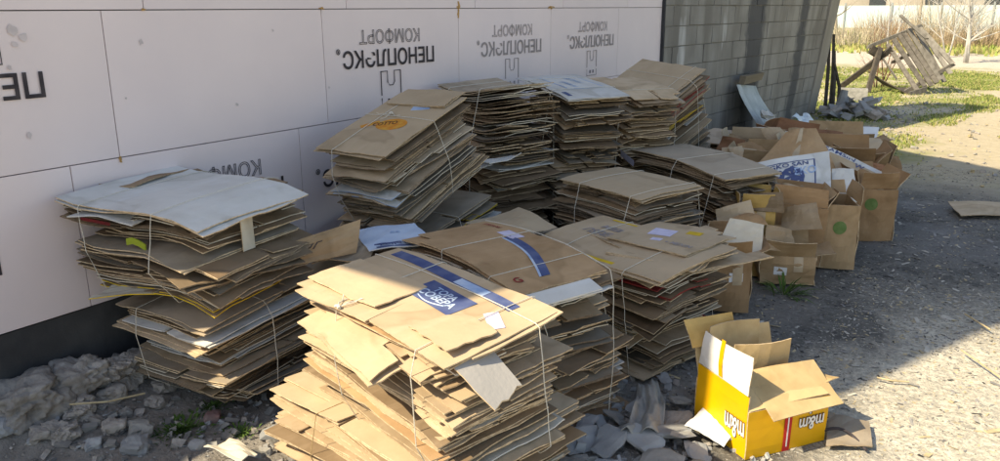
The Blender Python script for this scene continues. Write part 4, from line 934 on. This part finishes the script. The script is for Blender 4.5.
CH = [noisy('chip_pale', (.52, .49, .43, 1), None, 30, bump=0), noisy('chip_grey', (.30, .29, .28, 1), None, 30, bump=0), noisy('chip_straw', (.55, .45, .28, 1), None, 30, bump=0), noisy('chip_dark', (.05, .05, .052, 1), None, 30, bump=0), noisy('chip_mid', (.2, .19, .18, 1), None, 30, bump=0)]
debris('rubble_fines', (0, 2.3, 1.0, 3.6), 5200, .006, .045, [STONE[0], STONE[1], STONE[2], CH[4], STONE[1]])
debris('wood_chips', (1.9, 4.2, 2.0, 9.0), 11000, .003, .017, [CH[0], CH[1], CH[2], CH[3], CH[3], CH[4]], 'chip', lambda x, y: (.08 if x-.4*(y-3.4) > 2.75 else 1)*(.35+.65*(noise.noise(Vector((x*1.3, y*1.3, 5))) > -.1)))  # thinned past the shadow edge so the painted sun patch stays pale
debris('pale_chips', (2.4, 3.9, 2.3, 5.0), 9000, .003, .014, [CH[0], CH[0], CH[1], CH[2], CH[0], CH[4]], 'chip')  # lighter chip mix brightens the painted sun patch
debris('far_debris', (.2, 3.2, 8.0, 15), 1400, .015, .06, [STONE[0], CH[2], CH[1], STONE[1]], 'chunk', lambda x, y: 1 if x < 1.8 else .2)
debris('litter', (1.95, 3.3, 2.6, 7.6), 330, .014, .034, [CH[0], CH[1], CH[0], CH[2]], 'chip', zup=.002)
debris('broken_render', (1.7, 2.5, 2.0, 3.0), 150, .02, .06, [STONE[2], STONE[0], STONE[2]], 'chunk')
# twisted rag
mb = MB()
def ragf(u, v): return Vector((1.95+.12*v+.03*math.sin(3*v)+u*.75*(.6+.6*v), 2.82-.38*v+u*.45, .06+.05*noise.noise(Vector((u*16, v*2.2, 3)))+.02*noise.noise(Vector((u*38, v*5, 7)))))
mb.slab(lin(-.075, .075, 26), lin(0, 1, 30), ragf, .004, None, 0, 0)
tag(mb.build('rag', noisy('grey_rag', (.34, .34, .32, 1), (.25, .25, .24, 1), 12, bump=.5), smooth=True), 'twisted grey rag lying on the rubble right of the front bundle', 'rag')
# wooden stick
mb = MB(); mb.tube([(1.50, 2.86, .05), (1.60, 2.90, .06), (1.70, 2.97, .06)], [.02, .022, .021], 8)
tag(mb.build('wooden_stick', noisy('pale_wood', (.42, .33, .22, 1), (.3, .22, .14, 1), 20, stretch=(1, 1, 1)), smooth=True), 'pale round wooden stick poking out under the yellow taped bundle', 'stick')
for (lb, pts, r) in (('thin twig lying among the left clods', [(.26, 1.36, .13), (.34, 1.46, .12), (.36, 1.6, .10)], .004), ('flat splinter on the dark ground right of the yellow carton', [(2.72, 3.50, .012), (2.78, 3.50, .013), (2.84, 3.53, .012)], .004),
                     ('pale straw stalk on the sunlit ground', [(3.00, 4.0, .02), (3.10, 3.86, .02), (3.18, 3.74, .02)], .004), ('thin stick on the shadow edge of the bare ground', [(2.98, 4.52, .02), (3.1, 4.35, .02)], .005)):
    mb = MB(); mb.tube(pts, r, 5); tag(mb.build('twig', CH[2]), lb, 'twig')
# black strap beside the carton
mb = MB(); mb.tube([(2.62+.05*t_, 2.86+.02*t_*math.sin(t_), .03+.02*math.sin(t_*1.5)) for t_ in [k*.3 for k in range(12)]], .006, 5)
tag(mb.build('strap', INK), 'black strap curled on the ground right of the yellow carton', 'strap')
# weeds
LEAF = noisy('weed_leaf', (.055, .11, .022, 1), (.09, .15, .03, 1), 30, bump=0)
def weed(label, x, y, n, s, seed, spread=.1, narrow=False):
    rr = random.Random(seed); T = thing('weed', label, 'weed', (x, y, gz(x, y)))
    mb = MB()
    for i in range(n):
        a = rr.uniform(0, 6.28); r0 = rr.uniform(0, spread)*rr.random(); L_ = s*rr.uniform(.5, 1.1); el = rr.uniform(.15, 1.2); w_ = L_*(.08 if narrow else .30)
        b0 = Vector((math.cos(a)*r0, math.sin(a)*r0, .003)); d = Vector((math.cos(a)*math.cos(el), math.sin(a)*math.cos(el), math.sin(el))); sd = Vector((-math.sin(a), math.cos(a), 0))
        p1 = b0+d*L_*.5; p2 = b0+d*L_+Vector((0, 0, -.25*L_))
        mb.add([b0, p1-sd*w_/2, p2, p1+sd*w_/2], [(0, 1, 2, 3)])
    mb.build('leaves', LEAF, T); return T
weed('spreading green weeds in the rubble under the left bundles', .56, 1.60, 420, .035, 1, .17)
weed('small green weed patch right of the reddish lump', .76, 1.72, 160, .03, 2, .10)
weed('small weeds by the foot of the lower left bundle', .52, 1.78, 120, .03, 3, .09)
weed('green weed with long thin leaves growing by the open boxes', 2.10, 4.40, 46, .17, 4, .10, True)
weed('tiny weeds at the foot of the yellow taped bundle', 1.72, 2.78, 130, .03, 5, .14)
weed('thin weed at the bottom of the front bundle', 1.45, 1.58, 26, .05, 6, .03, True)

# ------------------------------------------------------------------ things by the block wall
SH = noisy('weathered_sheeting', (.50, .54, .54, 1), (.38, .42, .42, 1), 6, bump=.3)
mb = MB(); mb.slab(lin(0, 1, 30), lin(0, 1, 6), lambda u, v: Vector((.24+.42*(1-v)**1.3+.014*math.sin(u*50), 9.45+u*.8-.1*v, .02+.66*v-.08*u*v)), .004, None, 0, 0)
tag(mb.build('corrugated_sheet', SH), 'bent pale corrugated sheet leaning on the block wall', 'metal sheet')
mb = MB(); mb.slab(lin(0, 1, 20), lin(0, 1, 14), lambda u, v: Vector((.60+.32*(1-v)+.08*noise.noise(Vector((u*5, v*5, 1))), 9.1+u*.55+.1*noise.noise(Vector((u*6, v*6, 9))), .02+.42*v*(1-.3*u)+.06*noise.noise(Vector((u*7, v*7, 4))))), .003, None, 0, 0)
tag(mb.build('plastic_bag', noisy('dull_plastic', (.42, .39, .34, 1), (.5, .5, .5, 1), 9, rough=.35)), 'crumpled dull plastic bag in front of the pale sheet by the wall', 'bag')
mb = MB(); mb.slab(lin(0, 1, 14), lin(0, 1, 6), lambda u, v: Vector((.80+.28*u+.03*math.sin(9*v), 9.75+.5*v+.1*u, .30-.26*u+.04*math.sin(u*8+v*6))), .003, None, 0, 0)
tag(mb.build('plastic_sheet', noisy('blue_white_plastic', (.55, .66, .74, 1), (.6, .66, .7, 1), 9, rough=.3)), 'pale blue plastic sheet sliding off the bent sheet', 'plastic sheet')
mb = MB(); mb.box((.26, 9.85, .72), (.06, .75, .10), Euler((0, R(12), 0)), 0, .01)
tag(mb.build('wooden_board', noisy('brown_board', (.26, .21, .15, 1), None, 10, stretch=(1, .1, 1))), 'brown board resting on top of the bent sheet by the wall', 'board')
WOODG = noisy('weathered_wood', (.22, .205, .18, 1), (.12, .11, .095, 1), 14, bump=.5, bscale=40, stretch=(1, 1, .25), objvar=.25)
WOODD = noisy('dark_wood', (.09, .075, .06, 1), (.05, .045, .04, 1), 14, bump=.5, objvar=.25)
for i, (y, h_, r_, lb) in enumerate(((12.86, 1.32, -3, 'tallest dark stick leaning at the end of the block wall'), (12.98, 1.15, 2, 'dark plank beside the tallest stick at the wall end'), (12.90, .9, 8, 'crooked shorter stick at the wall end'), (13.05, .75, -8, 'short splintered stick outermost at the wall end'))):
    mb = MB(); mb.tube([(.55+.05*i, y, 0), (.52+.05*i+.01, y+.02, h_*.5), (.50+.03*i, y+R(r_), h_)], [.03, .028, .022], 5); tag(mb.build('wooden_stick', WOODD), lb, 'stick', 'sticks leaning at the wall end')
# heap of broken slabs with a grey block
hr = random.Random(77)
for i in range(34):
    q = hr.random(); an = hr.uniform(0, 6.28); rr_ = .62*math.sqrt(q); s = hr.uniform(.12, .30)
    x, y = .98+rr_*math.cos(an)*.75, 12.55+rr_*math.sin(an)*.8; z = .02+.28*(1-q)*hr.random()
    mb = MB(); mb.box((0, 0, 0), (s, s*hr.uniform(.35, .8), hr.uniform(.03, .07)), None, 0, .028)
    o = mb.build('broken_slab', [STONE[0], STONE[2], STONE[1]][hr.randrange(3)]); o.location = (x, y, z+.02); o.rotation_euler = (R(hr.uniform(-35, 35)), R(hr.uniform(-30, 30)), an)
    tag(o, 'grey broken slab in the heap at the end of the block wall', 'slab', 'broken slabs heaped at the wall end')
mb = MB(); mb.tube([(.78, 12.45, .05), (.84, 12.5, .22), (.86, 12.52, .38)], [.07, .065, .05], 7); tag(mb.build('concrete_post', STONE[2]), 'short pale concrete stump sticking up from the slab heap', 'stump')
def cinder():
    T = thing('cinder_block', 'single grey cinder block on the grass behind the slab heap', 'cinder block', (.60, 14.7, -.02), (0, 0, R(12)))
    mb = MB()
    mb.box((0, -.09, .12), (.46, .025, .22)); mb.box((0, .09, .12), (.46, .025, .22))
    for x in (-.215, 0, .215): mb.box((x, 0, .12), (.028, .153, .218))
    mb.build('block_shell', STONE[0], T)
cinder()

# ------------------------------------------------------------------ broken wooden frame
fr = thing('slat_rack', 'collapsed grey wooden slat frame tilted over on the grass', 'slat rack', (1.12, 16.6, 0))
S_ = .0180; WOODM = noisy('grey_brown_wood', (.16, .145, .125, 1), (.09, .08, .07, 1), 14, bump=.5, bscale=40, objvar=.25)
def fp(px, py, dep=0):
    lx = (px-905)*S_; lz = -(py-91)*S_
    return Vector((ra.x*lx+fa.x*dep, ra.y*lx+fa.y*dep, max(lz, .01)))
def plank(a, b, w_, t_, mat, name):
    a = Vector(a); b = Vector(b); d = (b-a); L_ = d.length; d.normalize(); mb = MB()
    sd = d.cross(fa).normalized(); nn = d.cross(sd)
    vs = []
    for k, q in enumerate((a, b)):
        for (p, r_) in ((-1, -1), (1, -1), (1, 1), (-1, 1)): vs.append(q+sd*w_/2*p*U(.85, 1.1)+nn*t_/2*r_+d*U(-.03, .03))
    mb.add(vs, [(3, 2, 1, 0), (4, 5, 6, 7), (0, 1, 5, 4), (1, 2, 6, 5), (2, 3, 7, 6), (3, 0, 4, 7)]); return mb.build(name, mat, fr)
sl_ = [((897, 44), (916, 90)), ((902, 38), (922, 84)), ((907, 33), (929, 83)), ((912, 32), (935, 81)), ((917, 29), (938, 77)), ((922, 25), (944, 80)), ((928, 27), (949, 71)), ((906, 14), (921, 37)), ((932, 30), (951, 62))]
for i, (a, b_) in enumerate(sl_): plank(fp(*a, .45), fp(*b_, -.25+.02*i), (.082 if i not in (7,) else .05), .03, WOODG if i > 3 else WOODM, 'slat')
plank(fp(875, 46, .42), fp(933, 24, .55), .06, .06, WOODG, 'rail'); plank(fp(905, 90, -.12), fp(953, 62, -.05), .07, .05, WOODM, 'rail'); plank(fp(900, 62, .35), fp(946, 42, .45), .05, .05, WOODD, 'rail')
plank(fp(898, 48, .35), fp(862, 90, .9), .10, .06, WOODD, 'prop'); plank(fp(888, 47, .4), fp(870, 90, .0), .09, .06, WOODD, 'prop'); plank(fp(891, 58, .35), fp(904, 78, .2), .03, .03, WOODG, 'prop')
plank(fp(878, 48, .42), fp(890, 54, .42), .16, .10, WOODD, 'end_block')
mb = MB()
def clf(u, v):
    a = fp(880, 70, .5).lerp(fp(912, 86, .1), u); b_ = fp(884, 76, .2).lerp(fp(904, 92, -.3), u)
    p = a.lerp(b_, v); p.z = max(.01, p.z-.12*math.sin(3.14*u)*(1-v)); return p
mb.slab(lin(0, 1, 8), lin(0, 1, 4), clf, .02, None, 0, 0); mb.build('sagging_board', WOODD, fr)
plank(fp(903, 93, -.4), fp(921, 86, -.3), .10, .04, WOODG, 'rail')

# ------------------------------------------------------------------ vegetation and background
def grass(name, n, region, hmin, hmax, mats, dens, seed, wid=.006):
    rr = random.Random(seed); mb = MB(); k = 0; t_ = 0
    while k < n and t_ < n*10:
        t_ += 1; q = rr.random()**.6; y = region[2]+(region[3]-region[2])*q; x = rr.uniform(region[0], region[1])-(y-8)*.12*rr.random()
        if x > 2.9+.05*y: continue
        if rr.random() > dens(x, y): continue
        h_ = rr.uniform(hmin, hmax); a = rr.uniform(0, 6.28); w_ = wid*(1+y*.06); l = rr.uniform(0, .6)*h_; b_ = rr.uniform(0, 6.28); z = gz(x, y)-.004
        mb.add([(x-math.cos(a)*w_, y-math.sin(a)*w_, z), (x+math.cos(a)*w_, y+math.sin(a)*w_, z), (x+math.cos(b_)*l, y+math.sin(b_)*l, z+h_)], [(0, 1, 2)], rr.randrange(len(mats))); k += 1
    return tag(mb.build(name, mats), kind='stuff')
G1 = noisy('grass_green', (.17, .22, .07, 1), None, 10, bump=0); G2 = noisy('grass_yellow', (.40, .38, .15, 1), None, 10, bump=0); G3 = noisy('grass_bright', (.26, .33, .08, 1), None, 10, bump=0)
def gd(x, y):
    p = noise.noise(Vector((x*.9, y*.5, 11))); path = abs(x-(2.75+.02*(y-9))+.9*noise.noise(Vector((x*.6, y*.6, 7)))+.3*noise.noise(Vector((x*2, y*2, 3)))) < .5 and y < 18
    return 0 if path else (1 if p > -.05 else .12)
grass('grass', 70000, (-1.5, 4.5, 8.2, 23), .015, .05, [G1, G3, G2, G3, G1, G2], gd, 3, .007)
grass('far_grass', 9000, (-6, 8, 30, 42), .1, .25, [G2, G3, G2], lambda x, y: .8, 5, .02)
def branch(mb, p, d, L_, r_, lev, rr, curve=.3, kids=4, up=.2):
    pts = [p]; rs = [r_]; q = p.copy(); dd = d.copy(); n = 4
    for i in range(n):
        dd = (dd+Vector((rr.uniform(-curve, curve), rr.uniform(-curve, curve), rr.uniform(-curve, curve)+up*.3))*.5).normalized(); q = q+dd*L_/n; pts.append(q.copy()); rs.append(r_*(1-.8*(i+1)/n))
    mb.tube(pts, rs, 4 if lev > 1 else 3)
    if lev > 0:
        for k in range(kids):
            i = rr.randint(1, n); a = rr.uniform(0, 6.28); e = Vector((math.cos(a), math.sin(a), rr.uniform(.1, .9))).normalized()
            branch(mb, pts[i], (dd*.5+e).normalized(), L_*rr.uniform(.45, .7), max(rs[i]*.6, r_*.2), lev-1, rr, curve, kids, up)
WB = noisy('whitewashed_bark', (.50, .49, .46, 1), (.36, .34, .31, 1), 5, bump=.2); RB = noisy('reddish_bark', (.24, .13, .09, 1), (.16, .09, .06, 1), 5, bump=0); GB = noisy('grey_bark', (.36, .31, .25, 1), (.26, .22, .17, 1), 5, bump=0)
def tree(label, x, y, h_, r_, mat, seed, stems=1, kids=5, twig=None, spread=.25, lev=3, name='bare_tree', cat='tree'):
    rr = random.Random(seed); T = thing(name, label, cat, (x, y, 0)); tr = MB(); cr = MB()
    for s_ in range(stems):
        d = Vector((rr.uniform(-spread, spread), rr.uniform(-spread, spread), 1)).normalized(); p = Vector((rr.uniform(-.1, .1), rr.uniform(-.1, .1), 0)) if stems > 1 else Vector((0, 0, 0))
        pts = [p]; q = p.copy(); rs = [r_]
        for i in range(5): d = (d+Vector((rr.uniform(-.12, .12), rr.uniform(-.12, .12), .1))).normalized(); q = q+d*h_/5; pts.append(q.copy()); rs.append(r_*(1-.17*(i+1)))
        tr.tube(pts, rs, 7)
        for k in range(kids*2):
            i = rr.randint(1, 5); a = rr.uniform(0, 6.28); e = Vector((math.cos(a), math.sin(a), rr.uniform(.4, 1.2))).normalized()
            branch(cr, pts[i], e, h_*rr.uniform(.3, .5), rs[i]*.55, lev-1, rr, .35, 4)
    tr.build('trunk', mat, T, smooth=True); cr.build('crown', twig or mat, T); return T
tree('bare white trunked tree at the right edge of the yard', 1.55, 26.5, 2.9, .045, WB, 3, 2, 8, spread=.1, lev=4)
tree('bare whitewashed sapling beside the white trunked tree', .75, 29.5, 2.8, .03, WB, 5, 2, 7, lev=4)
tree('slim whitewashed young tree standing behind the slat frame', -.75, 28.5, 2.6, .03, WB, 9, 2, 6, lev=3)
tree('tiny whitewashed sapling on the grass beyond the block wall', -3.55, 33, 1.5, .05, WB, 6, 1, 3, lev=2)
tree('bare reddish shrub between the block wall and the slat frame', .62, 17.3, 1.25, .014, RB, 8, 5, 4, spread=.35, lev=3, name='bare_shrub', cat='shrub')
DRY = [noisy('dry_twigs', (.56, .50, .38, 1), (.44, .38, .28, 1), 3, bump=0), noisy('brown_twigs', (.38, .29, .19, 1), (.3, .22, .14, 1), 3, bump=0), noisy('greenish_twigs', (.30, .32, .12, 1), (.25, .25, .1, 1), 3, bump=0)]
def bush(label, x, y, rx, h_, mat, seed, n=1500, wd=.012):
    rr = random.Random(seed); mb = MB()
    for i in range(n):
        a = rr.uniform(0, 6.28); r0 = rx*math.sqrt(rr.random())*.7; p = Vector((math.cos(a)*r0, math.sin(a)*r0*.6, 0)); L_ = h_*rr.uniform(.5, 1.1)*(1-.35*(r0/rx)**2)
        b_ = a+rr.uniform(-.9, .9); ln = rr.uniform(.0, .55)*L_; z0 = rr.uniform(0, .45)*L_; tip = p+Vector((math.cos(b_)*ln, math.sin(b_)*ln, L_)); mid = p.lerp(tip, .55)+Vector((0, 0, .12*L_)); w_ = wd*rr.uniform(.5, 1.2); s_ = Vector((ra.x*w_, ra.y*w_, 0)); s_.rotate(Euler((0, 0, rr.uniform(-1, 1))))
        p.z = z0
        mb.add([p-s_, p+s_, mid+s_*.7, tip, mid-s_*.7], [(0, 1, 2, 4), (4, 2, 3)])
    o = mb.build('dry_shrub', mat); o.location = (x, y, 0); return tag(o, label, 'shrub')
bs = [(-3.0, 34, 1.6, 1.5, 0, 'straw coloured shrub left of the slat frame'), (-1.5, 36, 1.8, 2.2, 1, 'brown twiggy shrub right behind the slat frame'), (-.1, 37, 1.9, 2.6, 0, 'tall straw coloured shrub above the slat frame'), (1.0, 35, 1.7, 1.7, 1, 'low brown shrub right of the slat frame'), (1.2, 39, 2.2, 2.8, 0, 'tallest straw shrub in the hedge row'),
      (2.6, 36, 1.7, 1.7, 1, 'brown shrub behind the white trunked tree'), (3.6, 39, 2.2, 2.6, 0, 'straw shrub at the right edge behind the white tree'), (-4.6, 40, 1.4, 1.1, 2, 'greenish shrub seen past the end of the block wall'), (-6.2, 40, 1.6, 1.3, 2, 'greenish shrub next to the block wall edge'), (-3.0, 44, 2.2, 2.4, 1, 'thin brown thicket before the pale fence'), (5.2, 38, 2.2, 2.2, 1, 'brown shrub beyond the right edge of the yard')]
for i, (x, y, rx, h_, m, lb) in enumerate(bs): bush(lb, x, y, rx, h_*random.Random(i).uniform(.45, .8), DRY[m], 20+i, 420, .011)
# pale fence
fence = thing('panel_fence', 'long pale blue panel fence at the far side of the yard', 'fence', (0, 62, 0))
PB = noisy('pale_blue_metal', (.40, .52, .56, 1), (.5, .56, .58, 1), 1.5, bump=0)
for i in range(14):
    mb = MB(); mb.box((-22+i*3, 0, .85), (2.9, .05, 1.5)); mb.build('fence_panel', PB, fence)
    mb = MB(); mb.box((-20.5+i*3, -.05, .9), (.10, .10, 1.8)); mb.build('post', noisy('post_grey', (.3, .34, .36, 1)) if i == 0 else bpy.data.materials['post_grey'], fence)
hut = thing('far_building', 'low building with a dark roof behind the pale fence', 'building', (-6, 75, 0))
mb = MB(); mb.box((0, 0, 1.6), (16, 6, 3.2)); mb.build('wall', noisy('far_wall', (.42, .38, .33, 1), None, .5), hut)
mb = MB(); mb.box((0, -.2, 3.45), (17, 7, .5)); mb.build('roof', noisy('far_roof', (.16, .13, .12, 1)), hut)
for k in range(4):
    mb = MB(); mb.box((-6+4*k, -3.02, 1.8), (1.2, .08, 1.3)); mb.build('window', noisy('dark_window', (.05, .06, .07, 1), rough=.2), hut)
for i, (x, y, h_) in enumerate(((-7, 52, 5), (-2.5, 50, 5), (1.5, 52, 6), (4.5, 49, 5), (8, 54, 6))):
    tree(('far bare tree at the left of the background row', 'second far bare tree from the left', 'far bare tree in the middle of the background row', 'far bare tree right of the middle', 'far bare tree at the right end')[i], x, y, h_, .10, GB, 60+i, 1, 6, lev=3, group=None) if 0 else tree(('far bare tree at the left of the background row', 'second far bare tree from the left in the background', 'far bare tree in the middle of the background row', 'far bare tree right of the middle of the background', 'far bare tree at the right end of the background')[i], x, y, h_, .10, GB, 60+i, 1, 6, lev=3)
